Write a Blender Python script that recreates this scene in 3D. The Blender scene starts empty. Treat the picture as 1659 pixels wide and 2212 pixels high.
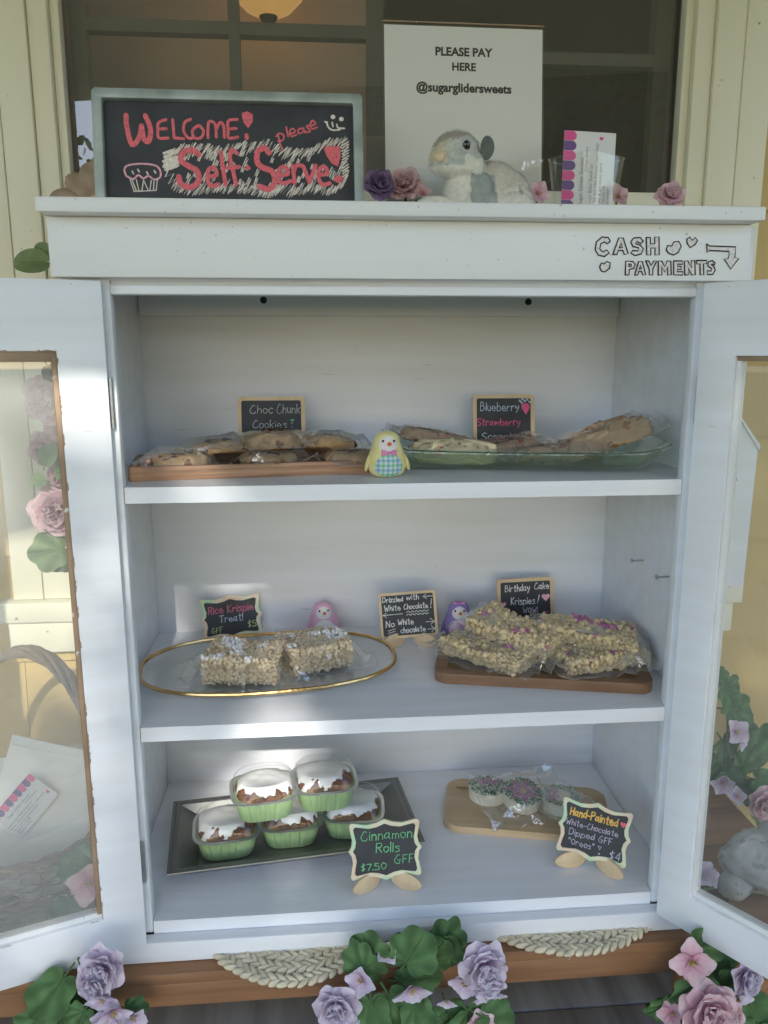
import bpy, bmesh, math, random
from mathutils import Vector, Matrix, Euler, noise as mnoise
from mathutils.geometry import tessellate_polygon
R = math.radians
scene = bpy.context.scene
C = scene.collection
# ---------------------------------------------------------------- camera
CAM = Vector((-.11747, -.98234, .83722)); YAW, PITCH, ROLL, FPX = .08497, -.20101, -.00111, 1716.16
_f = Vector((math.sin(YAW)*math.cos(PITCH), math.cos(YAW)*math.cos(PITCH), math.sin(PITCH)))
_r = _f.cross(Vector((0, 0, 1))).normalized(); _u = _r.cross(_f)
_r, _u = _r*math.cos(ROLL)+_u*math.sin(ROLL), _u*math.cos(ROLL)-_r*math.sin(ROLL)
cd = bpy.data.cameras.new('camera'); cam = bpy.data.objects.new('camera', cd); C.objects.link(cam)
cd.sensor_width = 36; cd.lens = FPX/1659*768/1024*36; cd.clip_start = .02; cd.clip_end = 400
cam.matrix_world = Matrix(((_r.x, _u.x, -_f.x, CAM.x), (_r.y, _u.y, -_f.y, CAM.y), (_r.z, _u.z, -_f.z, CAM.z), (0, 0, 0, 1)))
scene.camera = cam
def at(px, py, y=None, z=None):
    """point of the plane y=const or z=const (metres) seen at a place of the survey photo"""
    d = _f+_r*((px-829.5)/FPX)-_u*((py-1106)/FPX)
    t = (y-CAM.y)/d.y if y is not None else (z-CAM.z)/d.z
    return CAM+d*t
# ---------------------------------------------------------------- light
SUN = Vector((.04, -1, .585)).normalized()
w = bpy.data.worlds.new('World'); scene.world = w; w.use_nodes = True
nt = w.node_tree; sky = nt.nodes.new('ShaderNodeTexSky'); sky.sky_type = 'NISHITA'; sky.sun_disc = False
sky.sun_elevation = R(30.3); sky.sun_rotation = R(178); sky.air_density = 1.0; sky.dust_density = .7; sky.ozone_density = 2.8
bg = nt.nodes['Background']; bg.inputs['Strength'].default_value = .15
nt.links.new(sky.outputs[0], bg.inputs[0])
sl = bpy.data.lights.new('sun', 'SUN'); sl.energy = 2.0; sl.angle = R(.7); sl.color = (1, .96, .90)
so = bpy.data.objects.new('sun', sl); C.objects.link(so); so.rotation_euler = SUN.to_track_quat('Z', 'Y').to_euler(); so.location = (0, -6, 5)
scene.view_settings.view_transform = 'Standard'; scene.view_settings.look = 'None'; scene.view_settings.gamma = 1
scene.view_settings.exposure = 1.5
scene.cycles.use_denoising = True; scene.cycles.max_bounces = 10; scene.cycles.transparent_max_bounces = 24
scene.cycles.diffuse_bounces = 5; scene.cycles.glossy_bounces = 4; scene.cycles.caustics_reflective = False; scene.cycles.caustics_refractive = False
# ---------------------------------------------------------------- materials
MATS = {}
def sock(n, k, v):
    if k in n.inputs: n.inputs[k].default_value = v
def mat(name, col, rough=.6, nz=None, bump=None, spec=.4, metal=0., attr=False, specks=None, grain=None, scuff=None, coat=0, sheen=0, trans=0, stretch=None):
    """nz=(scale, amount) tonal noise; bump=(scale, strength); specks=(scale, threshold, colour); grain=(axis scale vec, colour2)"""
    m = bpy.data.materials.new(name); m.use_nodes = True; t = m.node_tree; b = t.nodes['Principled BSDF']; L = t.links.new
    sock(b, 'Roughness', rough); sock(b, 'Specular IOR Level', spec); sock(b, 'Metallic', metal); sock(b, 'Coat Weight', coat); sock(b, 'Sheen Weight', sheen)
    sock(b, 'Base Color', (*col, 1))
    tc = t.nodes.new('ShaderNodeTexCoord').outputs['Object']
    def mapped(sc):
        mp = t.nodes.new('ShaderNodeMapping'); mp.inputs['Scale'].default_value = sc; L(tc, mp.inputs[0]); return mp.outputs[0]
    def noisetex(sc, vec=None, det=4):
        n = t.nodes.new('ShaderNodeTexNoise'); n.inputs['Scale'].default_value = sc; n.inputs['Detail'].default_value = det; L(vec or tc, n.inputs['Vector']); return n.outputs['Fac']
    def mixc(fac, a, c):
        x = t.nodes.new('ShaderNodeMix'); x.data_type = 'RGBA'
        for s, v in ((0, fac), (6, a), (7, c)):
            if isinstance(v, (tuple, float, int)): x.inputs[s].default_value = v if s == 0 else (*v, 1)[:4]
            else: L(v, x.inputs[s])
        return x.outputs[2]
    def ramp(v, a, c):
        r = t.nodes.new('ShaderNodeMapRange'); r.inputs[1].default_value = a; r.inputs[2].default_value = c; L(v, r.inputs[0]); return r.outputs[0]
    cur = None
    if attr:
        a = t.nodes.new('ShaderNodeAttribute'); a.attribute_name = 'Col'; cur = a.outputs['Color']
    base = cur or col
    if grain:
        g = noisetex(1.0, mapped(grain[0]), 6); cur = mixc(ramp(g, .35, .68), base, grain[1]); base = cur
    if nz:
        n = noisetex(nz[0], mapped(stretch) if stretch else None)
        fac = ramp(n, .3, .7)
        mlt = t.nodes.new('ShaderNodeMix'); mlt.data_type = 'RGBA'; mlt.blend_type = 'MULTIPLY'; mlt.inputs[0].default_value = 1
        if isinstance(base, tuple): mlt.inputs[6].default_value = (*base, 1)
        else: L(base, mlt.inputs[6])
        g2 = mixc(fac, (1-nz[1],)*3, (1+nz[1]*.5,)*3); L(g2, mlt.inputs[7]); cur = mlt.outputs[2]; base = cur
    if specks:
        n = noisetex(specks[0], None, 3); cur = mixc(ramp(n, specks[1], specks[1]+.025), base, specks[2]); base = cur
    if scuff:
        n = noisetex(1.0, mapped(scuff[0]), 4); cur = mixc(ramp(n, scuff[1], scuff[1]+.05), base, scuff[2]); base = cur
    if cur is not None: L(cur, b.inputs['Base Color'])
    if bump:
        bn = t.nodes.new('ShaderNodeBump'); bn.inputs['Strength'].default_value = bump[1]; bn.inputs['Distance'].default_value = .002
        L(noisetex(bump[0], mapped(stretch) if stretch else None, 5), bn.inputs['Height']); L(bn.outputs[0], b.inputs['Normal'])
    if trans:
        tr = t.nodes.new('ShaderNodeBsdfTranslucent'); mx = t.nodes.new('ShaderNodeMixShader'); mx.inputs[0].default_value = trans
        if cur is not None: L(cur, tr.inputs[0])
        else: tr.inputs[0].default_value = (*col, 1)
        L(b.outputs[0], mx.inputs[1]); L(tr.outputs[0], mx.inputs[2]); L(mx.outputs[0], t.nodes['Material Output'].inputs[0])
    MATS[name] = m
    return m
def film(name, tint=(1, 1, 1), blend=.12, rough=.06, veil=0., bump=None, veilcol=(.8, .8, .8), gloss=1., power=3.5):
    """clear sheet: see-through plus a fresnel sheen (and an even whitish veil)"""
    m = bpy.data.materials.new(name); m.use_nodes = True; t = m.node_tree; L = t.links.new; t.nodes.remove(t.nodes['Principled BSDF'])
    tr = t.nodes.new('ShaderNodeBsdfTransparent'); tr.inputs[0].default_value = (*tint, 1)
    gl = t.nodes.new('ShaderNodeBsdfGlossy'); gl.inputs['Roughness'].default_value = rough; gl.inputs[0].default_value = (gloss, gloss, gloss, 1)
    lw = t.nodes.new('ShaderNodeLayerWeight'); lw.inputs[0].default_value = .5
    pw = t.nodes.new('ShaderNodeMath'); pw.operation = 'POWER'; L(lw.outputs['Facing'], pw.inputs[0]); pw.inputs[1].default_value = power
    ma = t.nodes.new('ShaderNodeMath'); ma.operation = 'MULTIPLY_ADD'; L(pw.outputs[0], ma.inputs[0]); ma.inputs[1].default_value = .65; ma.inputs[2].default_value = blend*.35
    m1 = t.nodes.new('ShaderNodeMixShader'); L(ma.outputs[0], m1.inputs[0]); L(tr.outputs[0], m1.inputs[1]); L(gl.outputs[0], m1.inputs[2])
    last = m1
    if veil:
        df = t.nodes.new('ShaderNodeBsdfDiffuse'); df.inputs[0].default_value = (*veilcol, 1)
        last = t.nodes.new('ShaderNodeMixShader'); last.inputs[0].default_value = veil; L(m1.outputs[0], last.inputs[1]); L(df.outputs[0], last.inputs[2])
    if bump:
        tc = t.nodes.new('ShaderNodeTexCoord'); n = t.nodes.new('ShaderNodeTexNoise'); n.inputs['Scale'].default_value = bump[0]; L(tc.outputs['Object'], n.inputs['Vector'])
        bn = t.nodes.new('ShaderNodeBump'); bn.inputs['Strength'].default_value = bump[1]; bn.inputs['Distance'].default_value = .004; L(n.outputs['Fac'], bn.inputs['Height'])
        L(bn.outputs[0], gl.inputs['Normal']); L(bn.outputs[0], lw.inputs['Normal'])
    L(last.outputs[0], t.nodes['Material Output'].inputs[0])
    MATS[name] = m
    return m
# ---------------------------------------------------------------- mesh building
class MB:
    def __init__(s): s.v = []; s.f = []; s.mi = []; s.m = 0; s.c = []; s.col = (1, 1, 1)
    def add(s, vs, fs, M=None):
        o = len(s.v)
        for p in vs:
            p = Vector(p); s.v.append(M @ p if M else p); s.c.append(s.col)
        for f in fs: s.f.append([i+o for i in f]); s.mi.append(s.m)
        return s
    def box(s, x0, x1, y0, y1, z0, z1, M=None):
        return s.add([(x0, y0, z0), (x1, y0, z0), (x1, y1, z0), (x0, y1, z0), (x0, y0, z1), (x1, y0, z1), (x1, y1, z1), (x0, y1, z1)],
                     [(0, 3, 2, 1), (4, 5, 6, 7), (0, 1, 5, 4), (1, 2, 6, 5), (2, 3, 7, 6), (3, 0, 4, 7)], M)
    def loft(s, rings, closed=True, caps=True, M=None):
        n = len(rings[0]); vs = [p for r in rings for p in r]; fs = []
        for i in range(len(rings)-1):
            for j in range(n if closed else n-1):
                k = (j+1) % n; fs.append((i*n+j, i*n+k, (i+1)*n+k, (i+1)*n+j))
        if caps and closed: fs.append(tuple(range(n-1, -1, -1))); fs.append(tuple((len(rings)-1)*n+j for j in range(n)))
        return s.add(vs, fs, M)
    def lathe(s, prof, n=24, M=None, sx=1, sy=1, caps=True):
        return s.loft([[(r*math.cos(2*math.pi*j/n)*sx, r*math.sin(2*math.pi*j/n)*sy, z) for j in range(n)] for r, z in prof], True, caps, M)
    def tube(s, pts, rad, n=8, M=None, caps=True, closed=False):
        pts = [Vector(p) for p in pts]; rings = []; N = len(pts)
        up = Vector((0, 0, 1))
        t0 = (pts[1]-pts[0]).normalized()
        if abs(t0.dot(up)) > .95: up = Vector((1, 0, 0))
        for i, p in enumerate(pts):
            if closed: t = (pts[(i+1) % N]-pts[i-1])
            else: t = pts[min(i+1, N-1)]-pts[max(i-1, 0)]
            t.normalize(); a = up-t*up.dot(t)
            if a.length < 1e-6: a = t.orthogonal()
            a.normalize(); b = t.cross(a); up = a
            r = rad[i] if isinstance(rad, (list, tuple)) else rad
            rings.append([p+(a*math.cos(2*math.pi*j/n)+b*math.sin(2*math.pi*j/n))*r for j in range(n)])
        if closed: rings.append(rings[0]); caps = False
        return s.loft(rings, True, caps, M)
    def ell(s, c, r, n=14, k=9, M=None, rot=None):
        r = r if isinstance(r, (tuple, list)) else (r, r, r); c = Vector(c); E = rot or Matrix.Identity(3)
        vs = [c+E @ Vector((0, 0, -r[2]))]; fs = []
        for i in range(1, k):
            a = -math.pi/2+math.pi*i/k
            for j in range(n):
                b = 2*math.pi*j/n; vs.append(c+E @ Vector((r[0]*math.cos(a)*math.cos(b), r[1]*math.cos(a)*math.sin(b), r[2]*math.sin(a))))
        vs.append(c+E @ Vector((0, 0, r[2]))); T = len(vs)-1
        for j in range(n): fs.append((0, 1+(j+1) % n, 1+j)); fs.append((T, 1+(k-2)*n+j, 1+(k-2)*n+(j+1) % n))
        for i in range(k-2):
            for j in range(n): fs.append((1+i*n+j, 1+i*n+(j+1) % n, 1+(i+1)*n+(j+1) % n, 1+(i+1)*n+j))
        return s.add(vs, fs, M)
    def prism(s, poly, d0, d1, M=None, axis='y', holes=()):
        """2D outline (x, z) extruded along y from d0 to d1 (axis 'z': outline (x, y) along z)"""
        loops = [poly]+list(holes); allp = [p for l in loops for p in l]
        tri = tessellate_polygon([[Vector((p[0], p[1], 0)) for p in l] for l in loops]); n = len(allp)
        P = (lambda p, d: (p[0], d, p[1])) if axis == 'y' else (lambda p, d: (p[0], p[1], d))
        vs = [P(p, d0) for p in allp]+[P(p, d1) for p in allp]; fs = [tuple(t) for t in tri]+[tuple(i+n for i in reversed(t)) for t in tri]
        o = 0
        for l in loops:
            k = len(l)
            for i in range(k): j = (i+1) % k; fs.append((o+i, o+j, o+j+n, o+i+n))
            o += k
        return s.add(vs, fs, M)
    def grid(s, fn, nu, nv, M=None):
        vs = [fn(i/nu, j/nv) for i in range(nu+1) for j in range(nv+1)]
        fs = [(i*(nv+1)+j, (i+1)*(nv+1)+j, (i+1)*(nv+1)+j+1, i*(nv+1)+j+1) for i in range(nu) for j in range(nv)]
        return s.add(vs, fs, M)
    def ribbon(s, pts, wd, put, hgt=.0005):
        """a raised chalk stroke: 2D points, width, put(u, v, h) -> 3D"""
        if len(pts) < 2: pts = [pts[0], (pts[0][0]+wd*.1, pts[0][1])]
        P = [Vector((p[0], p[1])) for p in pts]; n = len(P); rings = []
        def ring(p, d, k):
            q = Vector((-d.y, d.x))*wd*.5*k; return [put(*(p+q), 0), put(*(p+q*.6), hgt*k), put(*(p-q*.6), hgt*k), put(*(p-q), 0)]
        d = (P[1]-P[0]).normalized()
        for e, k in ((-.5, .2), (-.36, .72)): rings.append(ring(P[0]+d*wd*e, d, k))
        for i in range(n):
            d = P[min(i+1, n-1)]-P[max(i-1, 0)]
            if d.length < 1e-9: continue
            d.normalize(); rings.append(ring(P[i], d, 1))
        for e, k in ((.36, .72), (.5, .2)): rings.append(ring(P[-1]+d*wd*e, d, k))
        return s.loft(rings, True, True)
    def mesh(s, name, mats, smooth=True, bevel=0, angle=40, disp=None, seg=2):
        me = bpy.data.meshes.new(name)
        if disp: s.v = [disp(Vector(p)) for p in s.v]
        me.from_pydata([tuple(p) for p in s.v], [], s.f)
        for m in (mats if isinstance(mats, (list, tuple)) else [mats]): me.materials.append(m)
        me.polygons.foreach_set('material_index', s.mi)
        if any(c != (1, 1, 1) for c in s.c):
            a = me.attributes.new('Col', 'FLOAT_COLOR', 'POINT'); a.data.foreach_set('color', [x for c in s.c for x in (*c, 1)])
        bm = bmesh.new(); bm.from_mesh(me)
        bmesh.ops.recalc_face_normals(bm, faces=bm.faces)
        if bevel:
            ed = [e for e in bm.edges if len(e.link_faces) == 2 and e.calc_face_angle(0) > R(35)]
            bmesh.ops.bevel(bm, geom=ed, offset=bevel, segments=seg, affect='EDGES', profile=.5, clamp_overlap=True)
        bm.to_mesh(me); bm.free()
        if smooth:
            me.polygons.foreach_set('use_smooth', [True]*len(me.polygons)); me.set_sharp_from_angle(angle=R(angle))
        return me
    def build(s, name, mats, parent=None, M=None, **kw):
        return place(name, s.mesh(name, mats, **kw), parent, M)
def place(name, me, parent=None, M=None):
    o = bpy.data.objects.new(name, me); C.objects.link(o)
    if parent: o.parent = parent
    if M is not None: o.matrix_basis = M
    return o
def thing(name, label, cat, loc=(0, 0, 0), rot=(0, 0, 0), group=None):
    o = bpy.data.objects.new(name, None); C.objects.link(o); o.empty_display_size = .02
    o.location = loc; o.rotation_euler = rot; tag(o, label, cat, group); return o
def tag(o, label, cat, group=None):
    o['label'] = label; o['category'] = cat
    if group: o['group'] = group
    return o
def struct(o): o['kind'] = 'structure'; return o
def dup(root, label=None, loc=None, rot=None):
    r = root.copy(); C.objects.link(r)
    if label: r['label'] = label
    if loc is not None: r.location = loc
    if rot is not None: r.rotation_euler = rot
    for ch in root.children:
        c = ch.copy(); C.objects.link(c); c.parent = r
        for g in ch.children: d = g.copy(); C.objects.link(d); d.parent = c
    return r
def smoothcurve(pts, k=5):
    if len(pts) < 3: return pts
    out = []
    for i in range(len(pts)-1):
        p0, p1, p2, p3 = pts[max(i-1, 0)], pts[i], pts[i+1], pts[min(i+2, len(pts)-1)]
        for a in range(k):
            t = a/k; out.append(tuple(.5*(2*p1[q]+(p2[q]-p0[q])*t+(2*p0[q]-5*p1[q]+4*p2[q]-p3[q])*t*t+(3*p1[q]-p0[q]-3*p2[q]+p3[q])*t**3) for q in range(len(p1))))
    return out+[tuple(pts[-1])]
def nz(p, s=1.0, seed=0): return mnoise.noise(Vector((p[0]*s+seed*7.3, p[1]*s-seed*3.1, p[2]*s+seed*1.7)))
# hand lettering: one-line letters on a 10-high grid ('zyx' = -3..-1)
GL = {'A': '003a 3a60 1453', 'B': '000a 0a3a584615 052543625000'[:0]+'000a 0a4a584505 05456351300000'[:0]+'000a 0a3a4836 053663523000', 'C': '593a160411205062', 'D': '000a 0a4a654100', 'E': '4a0a 0a00 0040 0535',
 'F': '4a0a 0a00 0535', 'G': '593a16041130505264 6434', 'H': '000a 505a 0555', 'K': '000a 5a05 0550', 'L': '0a00 0040', 'M': '000a 0a33 336a 6a60', 'N': '000a 0a50 505a', 'O': '3a1806133052665839',
 'P': '000a 0a4a584605', 'R': '000a 0a4a584605 2550', 'S': '593a190725445230 301001', 'T': '0a6a 3a30', 'W': '0a20 2046 4660 608a', 'Y': '0a35 6a35 3530',
 'a': '553604012040555 54515060'[:0]+'45260401204245 465060'[:0]+'452604012143 464150', 'b': '0a00 043653513000', 'c': '452604022041', 'd': '452604012143 4a40', 'e': '035344260402204051', 'f': '493a2820 0646', 'g': '452604022043 464x2z0y',
 'h': '0a00 03264440', 'i': '0600 0809', 'k': '0a00 4603 1440', 'l': '0a00', 'm': '0600 03163430 33566460'[:0]+'0600 04163430 34466460', 'n': '0600 04264440', 'o': '260502204245261', 'p': '060z 043653513000',
 'r': '0600 042645', 's': '452605334120000', 't': '2a212040 0747', 'u': '0602204246 4640', 'v': '0620 2046', 'w': '0610 1035 3550 5076', 'y': '06132344 460z'[:0]+'06032343 46431z', 'z': '0646 4600 0040',
 '0': '3a1806133052665839', '4': '4a03 0353 4a40', '5': '4a0a 0a06 0636535130000', '7': '0a5a 5a20', '$': '4938180625333120 00 2b2x'[:0]+'4938180625334221 2101 2b2x', '!': '0a03 0001', '.': '0001', '-': '0434', '"': '0a07 2a27', 'b2': ''}
YV = {c: i-3 for i, c in enumerate('zyx0123456789ab')}
def glyph(ch):
    out = []
    for st in GL.get(ch, '').split():
        pts = [(int(st[i], 16), YV[st[i+1]]) for i in range(0, len(st)-1, 2)]
        out.append(pts)
    return out
def lettering(text, u0, v0, width, cap, rot=0, rnd=None, slant=.06):
    """strokes (2D polylines) of a hand-written line that starts at (u0, v0) and is `width` long"""
    x = 0; sts = []
    for ch in text:
        if ch == ' ': x += 4.2; continue
        g = glyph(ch); mw = max((p[0] for s in g for p in s), default=2)
        jy = rnd.uniform(-.35, .35) if rnd else 0; k = rnd.uniform(.93, 1.08) if rnd else 1
        for s in g: sts.append(smoothcurve([(x+p[0]+p[1]*slant, p[1]*k+jy) for p in s], 4))
        x += mw+2.2
    x = max(x-2.2, .5); sx = width/x; sy = cap/10; c, s_ = math.cos(rot), math.sin(rot)
    return [[(u0+p[0]*sx*c-p[1]*sy*s_, v0+p[0]*sx*s_+p[1]*sy*c) for p in st] for st in sts]
def printed(text, size, bold=0.0, align='CENTER'):
    """type set in the built-in font, as mesh data (x, y)"""
    cu = bpy.data.curves.new('type', 'FONT'); cu.body = text; cu.size = size; cu.offset = bold*size; cu.align_x = align; cu.resolution_u = 3
    o = bpy.data.objects.new('type', cu); C.objects.link(o); dg = bpy.context.evaluated_depsgraph_get(); me = o.evaluated_get(dg).to_mesh()
    vs = [v.co.copy() for v in me.vertices]; fs = [tuple(p.vertices) for p in me.polygons]
    o.evaluated_get(dg).to_mesh_clear(); bpy.data.objects.remove(o); bpy.data.curves.remove(cu); return vs, fs
def heart(w, n=18):
    return [(w*.5*(16*math.sin(t)**3)/16, w*.5*(13*math.cos(t)-5*math.cos(2*t)-2*math.cos(3*t)-math.cos(4*t))/16) for t in [2*math.pi*i/n for i in range(n)]]
# ---------------------------------------------------------------- surfaces
mat('white_paint', (.82, .835, .86), .42, grain=((2.5, 34, 34), (.77, .77, .77)), nz=(5, .05), bump=(90, .22), stretch=(.25, 1, 1), specks=(200, .755, (.42, .36, .28)), scuff=((9, 90, 80), .725, (.62, .60, .56)))
mat('worn_white_paint', (.79, .79, .77), .5, nz=(9, .08), bump=(60, .3), stretch=(.2, 1, 1), specks=(150, .69, (.50, .46, .38)))
mat('cream_paint', (.80, .755, .58), .5, nz=(5, .07), bump=(50, .15), stretch=(1, 1, .2), specks=(60, .72, (.4, .34, .24)))
mat('yellow_siding', (.56, .405, .16), .55, nz=(4, .14), bump=(40, .25), stretch=(.15, 1, 1))
mat('raw_wood', (.36, .25, .16), .7, nz=(14, .3), bump=(60, .4), specks=(55, .66, (.66, .62, .54)))
mat('dark_sash', (.21, .20, .165), .5, nz=(12, .2))
mat('bench_wood', (.34, .175, .085), .5, grain=((2.5, 30, 46), (.19, .09, .045)), nz=(3, .2), bump=(50, .15))
mat('grey_boards', (.20, .20, .20), .7, grain=((24, 2, 24), (.11, .105, .10)), nz=(2, .2), bump=(30, .3))
mat('lawn', (.15, .17, .08), .9, nz=(8, .4), bump=(40, .6))
mat('room_brown', (.80, .62, .47), .8, nz=(3, .1)); mat('room_dark', (.20, .15, .11), .9, nz=(2, .3))
mat('ceiling_paint', (.55, .57, .48), .7, nz=(2, .06))
mat('bark', (.16, .11, .07), .9, nz=(10, .4), bump=(20, .8)); mat('tree_leaf', (.07, .13, .03), .5, nz=(3, .4), trans=.3)
mat('steel', (.5, .5, .48), .35, metal=.9); mat('hole', (.03, .03, .03), .9)
mat('amber_glass', (.75, .42, .12), .3, nz=(14, .25))
_b = MATS['amber_glass'].node_tree.nodes['Principled BSDF']; sock(_b, 'Emission Color', (1, .55, .16, 1)); sock(_b, 'Emission Strength', .22)
mat('bronze', (.10, .07, .045), .4, metal=.6)
film('milky_pane', (.985, .99, .985), .13, .015, veil=.13, veilcol=(.85, .86, .84)); film('thin_veil_pane', (.985, .99, .985), .13, .015, veil=.04, veilcol=(.85, .86, .84)); film('window_glass', (.97, .98, .97), .26, .008)  # door pane veil paints milky glare and haze, stronger on the left door
def _screen():
    m = bpy.data.materials.new('insect_screen'); m.use_nodes = True; t = m.node_tree; t.nodes.remove(t.nodes['Principled BSDF'])
    tr = t.nodes.new('ShaderNodeBsdfTransparent'); df = t.nodes.new('ShaderNodeBsdfDiffuse'); df.inputs[0].default_value = (.21, .185, .155, 1)
    mx = t.nodes.new('ShaderNodeMixShader'); mx.inputs[0].default_value = .40
    t.links.new(tr.outputs[0], mx.inputs[1]); t.links.new(df.outputs[0], mx.inputs[2]); t.links.new(mx.outputs[0], t.nodes['Material Output'].inputs[0]); MATS['insect_screen'] = m
_screen()
M_ = MATS
# ---------------------------------------------------------------- ground
b = MB(); b.box(-60, 60, -70, 60, -.9, -.72); struct(b.build('lawn', M_['lawn']))
b = MB(); y = -2.3
while y < .44:
    b.box(-3.4, 3.4, y, min(y+.116, .44), -.49, -.45); y += .12
struct(b.build('porch_floor', M_['grey_boards'], bevel=.003))
b = MB(); b.box(-3.4, 3.4, -2.3, .44, -.715, -.495); struct(b.build('porch_base', M_['room_dark']))
# ---------------------------------------------------------------- house
house = thing('house', 'yellow clapboard house front with cream trimmed window and porch roof', 'house', (0, .45, -.45))
HM = Matrix.Translation((0, -.45, .45))
b = MB()
def boards(x0, x1, z0, z1):
    k = math.floor((z0-.079)/.2)
    while .079+.2*k < z1:
        a = max(.079+.2*k, z0); c = min(.079+.2*(k+1), z1)
        ya = .440+.012*(a-(.079+.2*k))/.2; yc = .440+.012*(c-(.079+.2*k))/.2
        b.add([(x0, ya, a), (x1, ya, a), (x1, yc, c), (x0, yc, c), (x0, .47, a), (x1, .47, a), (x1, .47, c), (x0, .47, c)], [(0, 1, 2, 3), (4, 7, 6, 5), (0, 4, 5, 1), (3, 2, 6, 7), (0, 3, 7, 4), (1, 5, 6, 2)])
        k += 1
boards(-3.4, -.662, -.44, 2.0); boards(.667, 3.4, -.44, 2.0); boards(-.661, .666, -.44, .30)
b.build('siding', M_['yellow_siding'], house, HM, smooth=False)
b = MB()
for s, xi, xo in ((-1, .512, .66), (1, .516, .665)):
    for x0, x1, y0 in ((xi, xi+.014, .446), (xi+.0145, xi+.046, .434), (xi+.047, xo-.052, .427), (xo-.0515, xo, .425)):
        b.box(min(s*x0, s*x1), max(s*x0, s*x1), y0, .47, .401, 2.0)
b.box(-.511, .515, .43, .47, 1.072, 1.104)
b.build('window_casing', M_['cream_paint'], house, HM, bevel=.002)
b = MB(); b.box(-.685, .69, .409, .469, .362, .400); b.build('window_sill', M_['cream_paint'], house, HM, bevel=.004)
b = MB(); b.box(-.672, .677, .418, .469, .303, .361); b.build('window_apron', M_['cream_paint'], house, HM, bevel=.003)
sash = MB()
for x0, x1 in ((-.511, -.485), (-.252, -.234), (-.02, .009), (.486, .515)): sash.box(x0, x1, .498, .525, 1.105, 2.0)
for x0, x1 in ((-.4845, -.2525), (-.2335, -.0205)): sash.box(x0, x1, .499, .522, 1.356, 1.376)
sash.box(.0095, .4855, .499, .522, 1.325, 1.345)
sash = sash.build('window_sash', M_['dark_sash'], house, HM)
b = MB(); b.add([(-.511, .4755, 1.106), (.515, .4755, 1.106), (.515, .4755, 2), (-.511, .4755, 2)], [(0, 1, 2, 3)]); b.build('pane', M_['window_glass'], sash)
b = MB(); b.add([(-.511, .482, 1.106), (.515, .482, 1.106), (.515, .482, 2), (-.511, .482, 2)], [(0, 1, 2, 3)]); b.build('insect_screen', M_['insect_screen'], house, HM)
b = MB(); b.box(-1.4, 0.02, .80, .84, -.4, 2.3); b.build('inner_wall', M_['room_brown'], house, HM)
b = MB(); b.box(-1.4, 1.6, 2.6, 2.65, -.4, 2.3); b.box(1.6, 1.65, .475, 2.65, -.4, 2.3); b.box(-1.45, -1.4, .475, 2.65, -.4, 2.3); b.box(-1.45, 1.65, .475, 2.65, 2.301, 2.35); b.box(-1.45, 1.65, .475, 2.65, -.45, -.401)
b.box(-1.4, -.52, .475, .49, -.4, 2.3); b.box(.52, 1.6, .475, .49, -.4, 2.3); b.box(-.52, .52, .475, .49, -.4, 1.07)
b.build('room', M_['room_dark'], house, HM)
def eave(x): return -2.078+.24*(x+.4)
b = MB(); b.prism([(-3.4, .435), (-3.4, eave(-3.4)), (3.4, eave(3.4)), (3.4, .435)], 2.001, 2.08, axis='z'); b.build('porch_roof', M_['ceiling_paint'], house, HM)
b = MB()
for x in (-3.2, 3.2): b = MB(); b.box(x-.05, x+.05, eave(x)+.04, eave(x)+.14, -.4495, 2.0); b.build('porch_post', M_['cream_paint'], house, HM, bevel=.006)
# lamp inside the room
lp = thing('ceiling_lamp', 'amber glass bowl lamp hanging inside behind the window screen', 'lamp', (-.245, .69, 1.47))
c = at(580, 40, y=.69); lp.location = (c.x, .69, c.z)
b = MB(); b.lathe([(.001, .0), (.02, .003), (.045, .016), (.066, .038), (.078, .062), (.083, .09), (.080, .092), (.0, .092)], 40); b.build('glass_bowl', M_['amber_glass'], lp)
b = MB(); b.lathe([(.0, -.012), (.008, -.011), (.016, -.002), (.019, .006), (.014, .01), (0, .01)], 20); b.build('finial', M_['bronze'], lp)
b = MB(); b.tube([(0, 0, .09), (0, 0, 2.3-c.z)], .006); b.lathe([(0, 2.27-c.z), (.05, 2.275-c.z), (.055, 2.3-c.z), (0, 2.3-c.z)], 20); b.build('hanging_rod', M_['bronze'], lp)
# ---------------------------------------------------------------- trees in the garden (they filter the sun)
def tree(name, label, trunk, clumps, n, size, seed, keep=None):
    rnd = random.Random(seed); t = thing(name, label, 'tree', (trunk[0], trunk[1], -.72), group='trees in the front garden'); o = t.location
    b = MB(); top = Vector((0, 0, trunk[2]+.72))
    b.tube(smoothcurve([(0, 0, -.05), (.05, .03, 1), (-.04, 0, 2), tuple(top)], 5), [trunk[3]*(1-.5*i/15) for i in range(16)], 10)
    for c, r in clumps:
        e = Vector(c)-o; m = top*.75+e*.25; b.tube(smoothcurve([tuple(top*.62), tuple(m), tuple(e)], 5), [trunk[3]*.45*(1-.7*i/10) for i in range(11)], 7)
    b.build('trunk', M_['bark'], t); b = MB()
    for c, r in clumps:
        for i in range(int(n*r[0]*r[2])):
            while 1:
                d = Vector([rnd.uniform(-1, 1) for _ in '...'])
                if d.length < 1: break
            p = Vector((c[0]+d.x*r[0], c[1]+d.y*r[1], c[2]+d.z*r[2]))
            if keep and not keep(p, rnd): continue
            s = size*rnd.uniform(.7, 1.3); E = Euler([rnd.uniform(0, 6.3) for _ in '...']).to_matrix(); q = p-o
            b.add([q+E @ Vector(v)*s for v in ((0, -.5, 0), (.3, -.1, .06), (.22, .3, .05), (0, .6, 0), (-.22, .3, .05), (-.3, -.1, .06))], [(0, 1, 2, 3), (0, 3, 4, 5)])
    b.build('crown', M_['tree_leaf'], t, smooth=False)
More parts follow.
